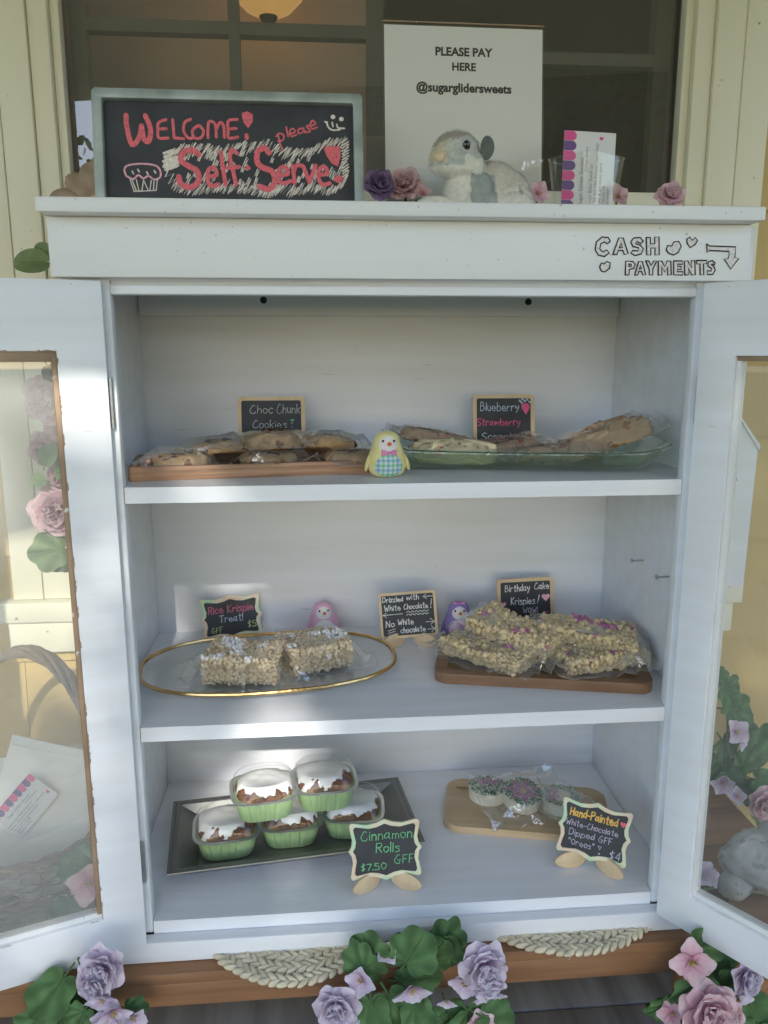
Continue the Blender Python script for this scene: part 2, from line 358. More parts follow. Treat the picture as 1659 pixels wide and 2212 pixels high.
def shade(p, rnd):
    t = (-p.y)/1.0; x = p.x-.04*t; z = p.z-.585*t      # where this leaf's shadow meets the cabinet front
    if -.33 < x < -.04 and z < .52 and rnd.random() < .42-.3*(x+.33)/.29: return False
    if x > -.08: return z < 1.05 and x < 1.4 or rnd.random() < .3
    g = mnoise.noise(Vector((x*5.2, p.y*.3, z*4.4)))+.5*mnoise.noise(Vector((x*12, 3, z*11)))
    edge = (-.08-x)/.6
    return z < 1.0 and (g > -.16+.34*min(edge, 1) and rnd.random() < .48 or z < .2 and rnd.random() < .55)
tree('garden_tree', 'leafy tree nearest the porch whose branches filter the sun', (2.1, -5.6, 2.3, .13),
     [((.86, -5.0, 2.95), (1.1, .8, 1.2)), ((-.3, -5.0, 2.95), (.72, .6, 1.2))], 5600, .1, 3, shade)  # dense right clump also stands in for the unseen viewer's shadow
tree('garden_tree', 'broad tree farther out beside the lawn', (-5.6, -13, 3.0, .2), [((-5.4, -13, 3.3), (2.2, 1.5, 1.4)), ((-3.9, -13.4, 2.2), (1.3, 1, 1.0))], 320, .2, 8)
tree('garden_tree', 'round tree farther out on the right side of the lawn', (5.4, -12.5, 3.0, .2), [((5.6, -12.5, 4.0), (3.5, 1.5, 3.0)), ((3.0, -12.9, 2.4), (1.5, 1.1, 1.8))], 620, .3, 9)
# ---------------------------------------------------------------- bench
bench = thing('bench', 'low brown wooden bench carrying the white cabinet', 'bench', (-.3, .2, -.45)); BM = Matrix.Translation((.3, -.2, .45))
y = -.02
for k in range(4):
    b = MB(); b.box(-1.35, .655, y, y+.104, -.0185, -.0005); b.build('seat_plank', M_['bench_wood'], bench, BM, bevel=.003); y += .1075
b = MB(); b.box(-1.34, .648, -.017, .003, -.056, -.019); b.box(-1.34, .648, .37, .39, -.075, -.019); b.build('apron', M_['bench_wood'], bench, BM, bevel=.003)
for x in (-1.28, .588):
    for yy in (.11, .31):
        b = MB(); b.box(x, x+.06, yy, yy+.055, -.4499, -.0195); b.build('leg', M_['bench_wood'], bench, BM, bevel=.004)
# ---------------------------------------------------------------- cabinet
cab = thing('display_cabinet', 'white painted wooden cabinet with two open glass doors and shelves of baked goods', 'cabinet', (0, .2, 0)); KM = Matrix.Translation((0, -.2, 0))
WP = M_['white_paint']
def cpart(name, fn, m=WP, bevel=.0015, parent=cab, M=KM): b = MB(); fn(b); return b.build(name, m, parent, M, bevel=bevel)
cpart('top_board', lambda b: b.box(-.4222, .4211, -.027, .415, .9878, 1.004), M_['worn_white_paint'], .002)
cpart('fascia', lambda b: b.box(-.42, .42, 0, .018, .9204, .9875), M_['worn_white_paint'], .002)
cpart('top_rail', lambda b: b.prism([(.02, .9035), (.0215, .9025), (.04, .9025), (.04, .987), (.0185, .987), (.0185, .9205), (.026, .917), (.02, .913)], -.3585, .365, Matrix(((0, 1, 0, 0), (1, 0, 0, 0), (0, 0, 1, 0), (0, 0, 0, 1)))), bevel=.0008)
cpart('stile', lambda b: b.box(-.4195, -.359, .0205, .0385, .0335, .987)); cpart('stile', lambda b: b.box(.3655, .436, .0205, .0385, .0335, .987))
cpart('side_panel', lambda b: b.box(-.42, -.403, .039, .392, .001, .987)); cpart('side_panel', lambda b: b.box(.404, .436, .039, .392, .001, .987))
cpart('back_panel', lambda b: b.box(-.42, .436, .3925, .405, .001, .987))
cpart('cleat', lambda b: b.box(-.4025, .4035, .380, .392, .893, .987))
for z, nm in ((.669, 'shelf'), (.3445, 'shelf'), (.0509, 'floor_board')):
    cpart(nm, lambda b: b.prism([(-.358, .0208), (.3645, .0208), (.3645, .039), (.4035, .039), (.4035, .392), (-.4025, .392), (-.4025, .039), (-.358, .039)], z-.0205, z, axis='z'), bevel=.002)
cpart('bottom_rail', lambda b: b.box(-.42, .436, 0, .0202, .0005, .0325), bevel=.003)
cpart('kick_strip', lambda b: b.box(-.358, .3645, .0204, .039, .001, .030))
for y in (.216, .121):
    def nail(b): X = Matrix.Translation((.403, y, .505)) @ Euler((0, R(-90), 0)).to_matrix().to_4x4(); b.lathe([(.0012, -.001), (.0012, .017), (.004, .018), (.004, .0195), (0, .0195)], 10, X)
    cpart('nail', nail, M_['steel'], 0)
for p in ((-.2, .918), (.244, .917)):
    def hole(b): b.lathe([(.0, 0), (.0035, 0), (.005, .0006), (.0058, .0002), (.0058, -.001)], 14, Matrix.Translation((p[0], .3797, p[1])) @ Euler((R(90), 0, 0)).to_matrix().to_4x4())
    cpart('screw_hole', hole, M_['hole'], 0)  # dark disc paints the shade inside a screw hole
def door(hx, ang, s, zt, zb, ot, ob, wd, bead_top):
    X = Matrix.Translation((hx, -.0005, 0)) @ Matrix(((s*math.cos(ang), -s*math.sin(ang)*-1*1, 0, 0), (0, 0, 0, 0), (0, 0, 1, 0), (0, 0, 0, 1)))
    D = Vector((s*math.cos(ang), -math.sin(ang), 0)); N = Vector((s*math.sin(ang), math.cos(ang), 0))   # along the width; away from the viewer
    X = Matrix(((D.x, N.x, 0, hx), (D.y, N.y, 0, -.0005), (0, 0, 1, 0), (0, 0, 0, 1))); st = .054 if s < 0 else .0475; T = .019
    outer = [(0, zb), (wd, zb), (wd, zt), (0, zt)]; inner = [(st, ob), (wd-st, ob), (wd-st, ot), (st, ot)]
    b = MB(); b.prism(outer, 0, T, holes=(inner,)); d = b.build('door', WP, cab, KM @ X, bevel=.0012)
    def bead(x0, x1, z0, z1, y0, y1, m): q = MB(); q.box(x0, x1, y0, y1, z0, z1); q.build('glazing_bead', m, d, bevel=.0006)
    g = .006; mt = M_['raw_wood'] if s < 0 else M_['worn_white_paint']; k = .0003
    bead(st+k, st+g, ob+g, ot-g, .004, .0185, mt); bead(wd-st-g, wd-st-k, ob+g, ot-g, .004, .0185, mt)
    bead(st+k, wd-st-k, ot-(.012 if s < 0 else .006), ot-k, .0045, .0183, M_['raw_wood']); bead(st+k, wd-st-k, ob+k, ob+.0085, .0055, .0183, M_['worn_white_paint'])
    q = MB(); q.box(st+g+k, wd-st-g-k, .0105, .0125, ob+.0088, ot-.0125); q.build('pane', M_['milky_pane' if s < 0 else 'thin_veil_pane'], d)
    for z in (.745, .12):
        q = MB()
        for i in range(5): q.lathe([(0, z+.0121*i), (.0032, z+.0121*i), (.0032, z+.0121*i+.0115), (0, z+.0121*i+.0115)], 10, Matrix.Translation((-.0036, .013, 0)))
        q.build('hinge', M_['steel'], d)
    rc = random.Random(5+s); q = MB()
    def chips(fn, n, amp, dens):
        i = 0
        while i < n:
            k = rc.randint(2, 9)
            if rc.random() < dens:
                w_ = [rc.uniform(.2, 1)*amp for _ in range(k+1)]; w_[0] = w_[-1] = .0001; lo = [fn((i+j)/n, -.0001) for j in range(k+1)]; hi = [fn((i+j)/n, w_[j]) for j in range(k+1)]
                q.add(lo+hi, [(j, j+1, j+k+2, j+k+1) for j in range(k)])
            i += k
    e = -.00035; am = .0016 if s < 0 else .0012
    chips(lambda t, o: (st-o, e, ob+(ot-ob)*t), 420, am, .4); chips(lambda t, o: (st+(wd-2*st)*t, e, ot+o), 110, am*1.2, .5); chips(lambda t, o: (st+(wd-2*st)*t, e, ob-o), 110, am*.8, .3)
    q.build('paint_chip', M_['raw_wood' if s < 0 else 'worn_white_paint'], d, smooth=False)
    return d
door(-.3636, R(19.74), -1, .9167, .0271, .8365, .0892, .362, 1)
door(.3602+.0036, R(54.5), 1, .9179, .0302, .8300, .0858, .362, 0)
# ---------------------------------------------------------------- signs
mat('chalkboard', (.045, .047, .052), .62, nz=(25, .35)); mat('light_wood', (.72, .56, .36), .55, nz=(20, .12), grain=((60, 60, 6), (.62, .45, .26)))
mat('pastel_frame', (.62, .64, .44), .5, nz=(14, .1)); mat('galvanised', (.36, .41, .38), .5, nz=(30, .3), metal=.25)
def _pastel():
    m = MATS['pastel_frame']; t = m.node_tree; n = t.nodes.new('ShaderNodeTexNoise'); n.inputs['Scale'].default_value = 22; tc = t.nodes.new('ShaderNodeTexCoord'); t.links.new(tc.outputs['Object'], n.inputs['Vector'])
    r = t.nodes.new('ShaderNodeValToRGB'); e = r.color_ramp.elements; e[0].position = .34; e[0].color = (.72, .50, .36, 1); e[1].position = .66; e[1].color = (.42, .66, .42, 1); k = e.new(.5); k.color = (.70, .66, .46, 1)
    t.links.new(n.outputs['Fac'], r.inputs[0]); t.links.new(r.outputs[0], t.nodes['Principled BSDF'].inputs['Base Color'])
_pastel()
CH = {'white': (.80, .80, .78), 'grey': (.50, .54, .50), 'blue': (.52, .60, .70), 'pink': (.85, .14, .30), 'coral': (.80, .17, .20), 'rose': (.60, .16, .26), 'green': (.20, .62, .28), 'lime': (.50, .62, .25), 'gold': (.88, .55, .12), 'lilac': (.55, .50, .62), 'palepink': (.85, .45, .52), 'cream': (.82, .74, .66), 'black': (.025, .022, .02), 'softpink': (.78, .73, .70)}
for k, v in CH.items(): mat('chalk_'+k, v, .8, nz=(300, .25))
def rrect(w, h, r, n=5, z0=0):
    out = []
    for cx, cz, a0 in ((w/2-r, z0+h-r, 0), (-w/2+r, z0+h-r, 90), (-w/2+r, z0+r, 180), (w/2-r, z0+r, 270)):
        for i in range(n+1): a = R(a0+90*i/n); out.append((cx+r*math.cos(a), cz+r*math.sin(a)))
    return out
def plaque(w, h, z0=0, k=1.0):
    q = [(.5, .5), (.5, .34), (.455, .22), (.475, .08), (.515, 0), (.475, -.08), (.455, -.22), (.5, -.34), (.5, -.5)]
    pts = []
    right = [(.47, .50), (.50, .455), (.485, .33), (.462, .2), (.478, .08), (.52, .0), (.478, -.08), (.462, -.2), (.485, -.33), (.50, -.455), (.47, -.50)]
    bot = [(.40, -.485), (.25, -.45), (.12, -.475), (0, -.535), (-.12, -.475), (-.25, -.45), (-.40, -.485)]
    loop = right+bot+[(-x, -y) for x, y in right]+[(-x, -y) for x, y in bot]
    return [(x*w*k if k == 1 else x*(w-2*k), z0+h/2+y*(h if k == 1 else h-2*k)) for x, y in loop]
class Sign:
    """a small board: x to the right, front towards -y, base at z=0"""
    def __init__(s, name, label, cat, w, h, loc, yaw=0, tilt=0, roll=0, shape='rect', frame='light_wood', rim=.006, th=.005, base=0., group=None, board='chalkboard'):
        s.t = thing(name, label, cat, loc, group=group); s.t.rotation_euler = (Matrix.Rotation(yaw, 3, 'Z') @ Matrix.Rotation(-tilt, 3, 'X') @ Matrix.Rotation(roll, 3, 'Y')).to_euler()
        s.w, s.h, s.z0, s.d, s.rim = w, h, base, th, rim; s.rnd = random.Random(len(label)*7+int(w*1e4))
        if shape == 'rect': o = rrect(w, h, .006, z0=base); i = rrect(w-2*rim, h-2*rim, .003, z0=base+rim)
        elif shape == 'plaque': o = plaque(w, h, base); i = plaque(w, h, base, rim)
        b = MB(); b.prism(o, -th, 0, holes=(i,)); b.build('frame', MATS[frame], s.t, bevel=.0006)
        b = MB(); b.prism(i, -th*.86, -.0005); s.b = b.build('board', MATS[board], s.t)
        s.dep = th*.86; s.ink = {}
    def put(s, u, v, h): return (u, -s.dep-.00005-h, v)
    def mb(s, col): return s.ink.setdefault(col, MB())
    def U(s, u): return (u-.5)*s.w
    def V(s, v): return s.z0+v*s.h
    def write(s, text, u0, v, u1, cap, col, wd=.0011, rot=0):
        for st in lettering(text, s.U(u0), s.V(v), (u1-u0)*s.w, cap*s.h, rot, s.rnd): s.mb(col).ribbon(st, wd*s.rnd.uniform(.85, 1.15), s.put, s.rnd.uniform(.0003, .0006))
    def line(s, pts, col, wd=.0011, curve=True):
        p = [(s.U(a), s.V(b)) for a, b in pts]; s.mb(col).ribbon(smoothcurve(p, 5) if curve else p, wd, s.put, s.rnd.uniform(.0003, .0006))
    def fill(s, poly, col, hgt=.0005):
        M = Matrix.Translation((0, -s.dep-.00005, 0)); s.mb(col).prism([(s.U(a), s.V(b)) for a, b in poly], -hgt, 0, M)
    def heart(s, u, v, w, col):
        a = s.h/s.w; s.fill([(u+x*1, v+y/a) for x, y in heart(w)], col)
    def done(s):
        for c, b in s.ink.items(): b.build('lettering', MATS['chalk_'+c], s.b)
        return s.t
    def easel(s, f=.34, yaw=24, k=1.0, lift=.0209):
        for sg in (-1, 1):
            o = [(.026*math.cos(a)*k*(1 if math.cos(a) < 0 else .75), .0125*k+.0125*k*math.sin(a)*(1-.25*math.cos(a))) for a in [2*math.pi*i/20 for i in range(20)]]
            b = MB(); b.prism(o, -.0015, .0015); zz = min(p[1] for p in o)
            M = s.t.matrix_basis.inverted() @ Matrix.Translation(s.t.location) @ Matrix.Rotation(s.t.rotation_euler.z, 4, 'Z') @ Matrix.Translation((sg*s.w*f, -.006, -zz+.0001-lift)) @ Matrix.Rotation(R(sg*(-yaw)+(0 if sg > 0 else 180)), 4, 'Z')
            b.build('easel_foot', MATS['light_wood'], s.t, M, bevel=.0004)
S1, S2, FL = .6692, .3447, .0511
GP = 'small chalkboard price signs in the cabinet'
# --- shelf 1
c = at(584, 960, y=.27)
s = Sign('chalkboard_sign', 'wood-rimmed little chalkboard reading Choc Chunk Cookies behind the stacked cookies', 'sign', .1035, .0985, (-.186, .255, S1), R(1), R(10), group=GP)
s.write('Choc', .18, .74, .52, .13, 'grey', .0011); s.write('Chunk', .58, .74, .92, .14, 'grey', .0011); s.write('Cookies', .22, .51, .72, .12, 'grey', .0011)
s.line([(.79, .63), (.83, .63)], 'green', .0022); s.line([(.81, .60), (.80, .57)], 'grey', .0013); s.line([(.80, .525), (.805, .52)], 'grey', .0013); s.done()
s = Sign('chalkboard_sign', 'wood-rimmed little chalkboard reading Blueberry Strawberry Scone behind the green glass dish', 'sign', .1, .0985, (.184, .275, S1), R(-1), R(10), group=GP)
s.write('Blueberry', .12, .74, .74, .13, 'blue', .0013); s.write('Strawberry', .07, .50, .76, .11, 'pink', .0013); s.write('Scone!', .14, .26, .60, .12, 'white', .0012)
s.fill([(.79, .83), (.85, .86), (.91, .84), (.92, .78), (.86, .67), (.80, .77)], 'pink')
for u, v in ((.76, .90), (.80, .93), (.84, .90), (.88, .92), (.92, .88), (.79, .87)): s.line([(u, v), (u+.012, v-.008)], 'blue', .0032)
s.done()
# --- shelf 2
c = at(500, 1372, z=S2)
s = Sign('chalkboard_sign', 'scalloped pastel-edged chalkboard reading Rice Krispie Treat leaning behind the gold-rimmed platter', 'sign', .103, .073, (-.267, .345, S2+.003), R(6), R(12), R(-3.5), 'plaque', 'pastel_frame', .007, group=GP)
s.write('Rice Krispie', .13, .62, .87, .17, 'rose', .0017); s.write('Treat!', .30, .40, .68, .16, 'blue', .0014); s.write('$5', .76, .22, .89, .14, 'lime', .0012); s.write('GFF', .15, .17, .33, .12, 'lime', .0012); s.done()
s = Sign('chalkboard_sign', 'little chalkboard on wooden feet reading Drizzled with White Chocolate between the two platters', 'sign', .097, .077, (.034, .285, S2+.0165), R(-2), R(13), R(-3.5), group=GP, rim=.0045)
s.write('Drizzled', .07, .80, .42, .11, 'white', .0013); s.write('with', .49, .82, .70, .11, 'white', .0013); s.line([(.96, .87), (.78, .87)], 'white'); s.line([(.83, .92), (.78, .87), (.84, .82)], 'white', curve=False)
s.write('White', .09, .61, .37, .12, 'white', .0013); s.write('Chocolate', .43, .62, .85, .11, 'white', .0013); s.write('!', .90, .62, .92, .19, 'white', .0014)
s.line([(.40, .53), (.06, .52)], 'white'); s.line([(.12, .57), (.06, .52), (.12, .47)], 'white', curve=False)
for v in (.555, .495): s.line([(.47+.035*i, v+(.018 if i % 2 else -.012)) for i in range(12)], 'white')
s.write('No', .10, .26, .24, .13, 'white', .0013); s.write('White', .31, .29, .58, .12, 'white', .0013); s.line([(.80, .31), (.95, .31)], 'white'); s.line([(.88, .38), (.95, .31), (.88, .25)], 'white', curve=False)
s.write('chocolate', .35, .11, .78, .12, 'white', .0013); s.line([(.82, .15), (.95, .15)], 'white'); s.line([(.89, .21), (.95, .15), (.89, .09)], 'white', curve=False)
for v in (.19, .14, .09): s.line([(.13, v-.015), (.26, v+.02)], 'white')
s.done(); s.easel(.30, 28, .95, .0163)
s = Sign('chalkboard_sign', 'wood-rimmed little chalkboard reading Birthday Cake Krispies standing behind the bagged bars', 'sign', .102, .0985, (.247, .332, S2), R(2), R(8), R(-1), group=GP)
s.write('Birthday', .14, .77, .57, .12, 'white', .0013); s.write('Cake', .66, .79, .92, .12, 'white', .0013); s.write('Krispies', .24, .535, .66, .12, 'white', .0013); s.write('!', .71, .54, .74, .15, 'white', .0015)
s.write('WOW!', .45, .375, .70, .085, 'lilac', .0012); s.write('GFF!', .55, .245, .77, .085, 'white', .0012); s.write('$5', .80, .25, .92, .13, 'rose', .0012)
s.heart(.10, .545, .11, 'palepink'); s.heart(.86, .64, .15, 'palepink'); s.done()
# --- cabinet floor
s = Sign('chalkboard_sign', 'scalloped pastel-edged chalkboard reading Cinnamon Rolls on wooden feet before the green cups', 'sign', .105, .083, (-.026, .060, FL+.021), R(1), R(14), R(-1), 'plaque', 'pastel_frame', .0062, group=GP)
s.write('Cinnamon', .16, .68, .88, .16, 'green', .0013); s.write('Rolls', .37, .45, .70, .16, 'green', .0013); s.write('$7.50', .15, .16, .50, .11, 'green', .0012); s.write('GFF', .62, .24, .89, .14, 'green', .0012); s.done(); s.easel(.31, 32, 1.1)
s = Sign('chalkboard_sign', 'scalloped cream-edged chalkboard reading Hand-Painted turned beside the small cutting board', 'sign', .105, .083, (.290, .076, FL+.021), R(-25), R(17), R(4), 'plaque', 'pastel_frame', .0062, group=GP)
s.write('Hand-Painted', .13, .70, .80, .14, 'gold', .0020); s.heart(.885, .76, .09, 'coral'); s.write('White-Chocolate', .09, .52, .83, .10, 'lilac', .0011); s.write('Dipped GFF', .15, .35, .76, .11, 'lilac', .0011); s.write('"Oreos"', .16, .18, .52, .11, 'lilac', .0011)
s.line([(.585, .27), (.63, .27), (.61, .21), (.59, .26)], 'lilac', .0014, False); s.line([(.61, .14), (.612, .135)], 'lilac', .0022); s.write('$4', .76, .11, .90, .14, 'lilac', .0012); s.done(); s.easel(.31, 32, 1.1)
# --- welcome sign on top
TOP = 1.0042
s = Sign('welcome_sign', 'large black chalkboard in a weathered grey frame reading WELCOME please Self-Serve', 'sign', .331, .146, (-.2175, .1, TOP), R(.5), R(7), R(-.2), 'rect', 'galvanised', .0115, .022)
s.dep = .012; s.b.data.transform(Matrix.Translation((0, .0069, 0)))
def X(x, y): return ((x-25)/1600, (735-y)/707)      # survey crop of the sign -> board fractions
def L(pts, col, wd, curve=True): s.line([X(*p) for p in pts], col, wd, curve)
for pts in ([(212, 165), (214, 230), (240, 335), (285, 290), (300, 225)], [(300, 225), (312, 300), (340, 312), (352, 240), (325, 165)]): L(pts, 'coral', .0062)
for pts in ([(445, 185), (400, 205), (395, 250), (400, 292), (455, 292)], [(398, 240), (445, 238)], [(485, 185), (490, 290)], [(490, 290), (545, 294)], [(590, 180), (555, 200), (548, 250), (575, 290), (608, 285)], [(635, 215), (600, 245), (610, 288), (650, 285), (665, 245), (640, 215)],
            [(690, 285), (698, 195), (735, 205), (740, 280)], [(740, 240), (765, 195), (785, 215), (788, 282)], [(868, 175), (815, 185), (812, 240), (815, 285), (868, 278)], [(815, 232), (860, 228)]): L(pts, 'coral', .0036)
s.fill([X(*p) for p in ((895, 140), (930, 128), (962, 145), (962, 185), (932, 226), (905, 190))], 'coral', .0009); L([(921, 268), (922, 282)], 'coral', .0052)
for pts in ([(1100, 270), (1118, 252), (1145, 262), (1140, 290), (1110, 298)], [(1112, 265), (1122, 310), (1136, 350)], [(1162, 215), (1172, 270)], [(1180, 258), (1215, 240), (1200, 222), (1182, 240), (1192, 268), (1222, 258)], [(1262, 218), (1236, 226), (1236, 250), (1262, 240), (1265, 218), (1275, 245)], [(1305, 200), (1285, 208), (1300, 222), (1305, 238), (1280, 240)], [(1310, 205), (1340, 190), (1322, 172), (1308, 195), (1318, 220), (1350, 212)]): L(pts, 'coral', .0022)
for pts in ([(1398, 178), (1412, 180)], [(1407, 180), (1420, 212), (1445, 226), (1488, 222)], [(1442, 182), (1446, 205)], [(1470, 192), (1478, 212), (1515, 214)]): L(pts, 'cream', .0022)
for p in ((1447, 148), (1498, 160)): L([p, (p[0]+1, p[1])], 'cream', .0058)
rz = random.Random(5)                       # the scribbled white cloud round Self-Serve, strokes leaning right
top = [(420, 385), (520, 325), (640, 318), (760, 335), (880, 305), (960, 310), (1040, 280), (1085, 320), (1180, 340), (1300, 330), (1400, 275), (1510, 265), (1540, 385)]
bot = [(430, 470), (450, 560), (500, 615), (600, 625), (740, 605), (900, 610), (1050, 640), (1120, 610), (1180, 630), (1300, 600), (1430, 620), (1515, 560), (1540, 390)]
def lerp(pl, x):
    for a, b_ in zip(pl, pl[1:]):
        if a[0] <= x <= b_[0]: return a[1]+(b_[1]-a[1])*(x-a[0])/max(b_[0]-a[0], 1)
    return pl[-1][1]
for edge, up in ((top, 1), (bot, 0)):
    x = 440; pts = []
    while x < 1525:
        y = lerp(edge, x); ln = rz.uniform(38, 80)
        if up: pts += [(x+ln*.32, y+rz.uniform(-6, 8)), (x-ln*.2, y+ln)]
        else: pts += [(x+ln*.32, y-ln), (x-ln*.18, y+rz.uniform(-8, 8))]
        x += rz.uniform(13, 21)
    for i in range(0, len(pts)-1, 6): L(pts[i:i+7], 'cream', .0019, False)
for i in range(70):                          # inner fill strokes between the letters
    x = rz.uniform(470, 1500); y = rz.uniform(lerp(top, x)+50, lerp(bot, x)-40); ln = rz.uniform(25, 60); L([(x+ln*.3, y-ln*.5), (x-ln*.25, y+ln*.5), (x+ln*.3+12, y-ln*.35), (x-ln*.2+12, y+ln*.5)], 'cream', .0019, False)
for i in range(26): x = rz.uniform(432, 500); y = rz.uniform(365, 475); L([(x-18, y+6), (x+18, y-8)], 'cream', .0032, False)
for i in range(14): y = 285+i*17; L([(1500, y+14), (1535+rz.uniform(-8, 8), y-10)], 'cream', .0019, False)
keep = s.put; s.put = lambda u, v, h: (u, -s.dep-.0006-h*1.4, v)
for pts in ([(632, 385), (600, 362), (545, 372), (525, 420), (570, 455), (620, 485), (625, 545), (575, 580), (520, 560), (510, 520)], [(1052, 368), (1030, 342), (988, 360), (980, 420), (1010, 455), (1070, 480), (1085, 540), (1045, 585), (995, 570)]): L(pts, 'coral', .0072)
for pts in ([(680, 515), (735, 505), (722, 462), (688, 475), (680, 530), (700, 570), (745, 560)], [(765, 370), (775, 470), (788, 560)], [(860, 375), (830, 355), (818, 400), (835, 480), (850, 560)], [(800, 462), (872, 455)], [(922, 458), (928, 462)],
            [(1108, 500), (1165, 492), (1150, 450), (1115, 465), (1108, 515), (1130, 548), (1180, 535)], [(1195, 445), (1205, 545)], [(1200, 480), (1220, 440), (1258, 445)], [(1262, 450), (1295, 540)], [(1295, 540), (1335, 440)], [(1350, 495), (1405, 485), (1390, 445), (1358, 462), (1352, 515), (1375, 552), (1420, 545)], [(1455, 522), (1480, 505), (1492, 520), (1470, 530)]): L(pts, 'coral', .0052)
M0 = Matrix.Translation((0, -s.dep-.0006, 0)); s.mb('coral').prism([(s.U(a), s.V(b_)) for a, b_ in [X(*p) for p in ((1388, 335), (1420, 322), (1486, 325), (1490, 385), (1470, 445), (1432, 425), (1400, 375))]], -.0009, 0, M0)
s.put = keep
L([(200, 520), (190, 480), (215, 455), (295, 445), (375, 455), (402, 490), (395, 525), (360, 535), (330, 515), (300, 530), (270, 512), (240, 535), (205, 520)], 'palepink', .0024)
for pts in ([(220, 535), (242, 608)], [(242, 608), (372, 600)], [(382, 535), (372, 600)], [(258, 540), (270, 602)], [(300, 540), (288, 600)], [(300, 540), (325, 600)], [(345, 542), (335, 598)], [(232, 540), (255, 604)], [(362, 540), (356, 598)]): L(pts, 'cream', .0014, False)
for p in ((235, 490), (268, 478), (320, 492), (365, 484)): L([p, (p[0]+8, p[1]+14)], 'cream', .0019, False)
s.done()
# --- pay sign in a clear holder
mat('white_paper', (.88, .87, .83), .7, nz=(2, .03)); mat('print_black', (.03, .025, .022), .7); film('acrylic', (.99, .99, .98), .14, .02)
pt = thing('pay_sign', 'white printed page reading PLEASE PAY HERE in a clear upright holder', 'sign', (.0925, .165, TOP), (R(-6), 0, R(.4)))
b = MB(); b.box(-.109, .109, -.0004, .0004, .004, .264); pg = b.build('page', MATS['white_paper'], pt)
b = MB(); b.box(-.111, .111, -.0024, -.0008, .0, .2668); b.build('holder_front', MATS['acrylic'], pt); b = MB(); b.box(-.111, .111, .0009, .0025, .0, .2668); b.build('holder_back', MATS['acrylic'], pt)
b = MB(); b.box(-.111, .111, -.0024, .0025, .267, .2686); b.build('holder_edge', MATS['raw_wood'], pt)
for txt, z, wd in (('PLEASE PAY', .2265, .079), ('HERE', .2075, .033), ('@sugarglidersweets', .1795, .132)):
    vs, fs = printed(txt, 1, .035); x0 = min(v.x for v in vs); x1 = max(v.x for v in vs); k = wd/(x1-x0)
    b = MB(); b.add([((v.x-(x0+x1)/2)*k, -.0006, z+v.y*k) for v in vs], fs); b.build('lettering', MATS['print_black'], pg, smooth=False)
# --- outlined marker letters on the fascia
def OL(px, py): p = at(px, py, y=-.0006); return (p.x, p.z)
ink = MB(); fillm = MB()
def outl(pts, fill=True, closed=True, wd=.0017):
    """pts are places on the fascia in the survey crop"""
    q = [OL((1150+x*.8137)*.6636, y*.8137*.6636) for x, y in pts]
    if fill: fillm.prism(q, -.0006, -.0001)
    ink.ribbon(q+[q[0]] if closed else q, wd, lambda u, v, h: (u, -.0007-h, v), .0003)
outl([(1028, 965), (1020, 950), (995, 948), (972, 968), (968, 1000), (980, 1020), (1005, 1026), (1024, 1012), (1014, 1000), (998, 1008), (986, 996), (990, 975), (1005, 968), (1016, 975)])
outl([(1038, 1018), (1062, 952), (1080, 952), (1100, 1016), (1084, 1018), (1079, 1002), (1060, 1002), (1055, 1018)]); outl([(1065, 990), (1071, 972), (1077, 990)], False)
outl([(1160, 965), (1148, 950), (1122, 952), (1110, 968), (1118, 985), (1142, 992), (1138, 1004), (1118, 1002), (1110, 1012), (1126, 1022), (1152, 1016), (1160, 996), (1150, 982), (1128, 974), (1134, 966), (1150, 974)])
outl([(1172, 950), (1188, 950), (1189, 975), (1206, 975), (1206, 948), (1223, 948), (1224, 1020), (1207, 1020), (1207, 992), (1190, 992), (1190, 1020), (1174, 1020)])
outl([(1252, 1000), (1258, 982), (1274, 985), (1282, 968), (1302, 966), (1312, 985), (1300, 1010), (1282, 1020), (1262, 1014)]); outl([(1334, 958), (1346, 948), (1356, 962), (1368, 950), (1377, 962), (1368, 978), (1348, 990), (1336, 974)])
outl([(986, 1068), (992, 1052), (1004, 1056), (1014, 1046), (1028, 1052), (1026, 1072), (1006, 1088), (992, 1084)])
outl([(1414, 976), (1424, 984), (1530, 988), (1526, 1030), (1542, 1034), (1510, 1076), (1484, 1036), (1502, 1032), (1504, 1006), (1424, 1002), (1416, 1010)])
Y0, Y1 = 1044, 1100
outl([(1088, Y1), (1090, Y0), (1118, Y0+2), (1128, Y0+14), (1122, Y0+30), (1104, Y0+34), (1103, Y1)]); outl([(1103, Y0+12), (1112, Y0+14), (1112, Y0+22), (1103, Y0+23)], False)
outl([(1126, Y1), (1142, Y0+2), (1156, Y0+2), (1170, Y1), (1158, Y1), (1154, Y1-14), (1142, Y1-14), (1138, Y1)]); outl([(1145, Y1-24), (1149, Y1-38), (1153, Y1-24)], False)
outl([(1170, Y0), (1182, Y0), (1192, Y0+18), (1202, Y0), (1214, Y0), (1198, Y0+32), (1198, Y1), (1184, Y1), (1184, Y0+32)])
outl([(1220, Y1), (1220, Y0), (1234, Y0), (1246, Y0+22), (1256, Y0), (1270, Y0), (1272, Y1), (1258, Y1), (1258, Y0+24), (1246, Y0+44), (1234, Y0+24), (1234, Y1)])
outl([(1282, Y0), (1316, Y0), (1316, Y0+13), (1297, Y0+13), (1297, Y0+22), (1312, Y0+22), (1312, Y0+33), (1297, Y0+33), (1297, Y1-13), (1318, Y1-13), (1318, Y1), (1282, Y1)])
outl([(1326, Y1), (1325, Y0), (1338, Y0), (1354, Y0+28), (1352, Y0-2), (1366, Y0-2), (1368, Y1), (1354, Y1), (1340, Y1-26), (1340, Y1)])
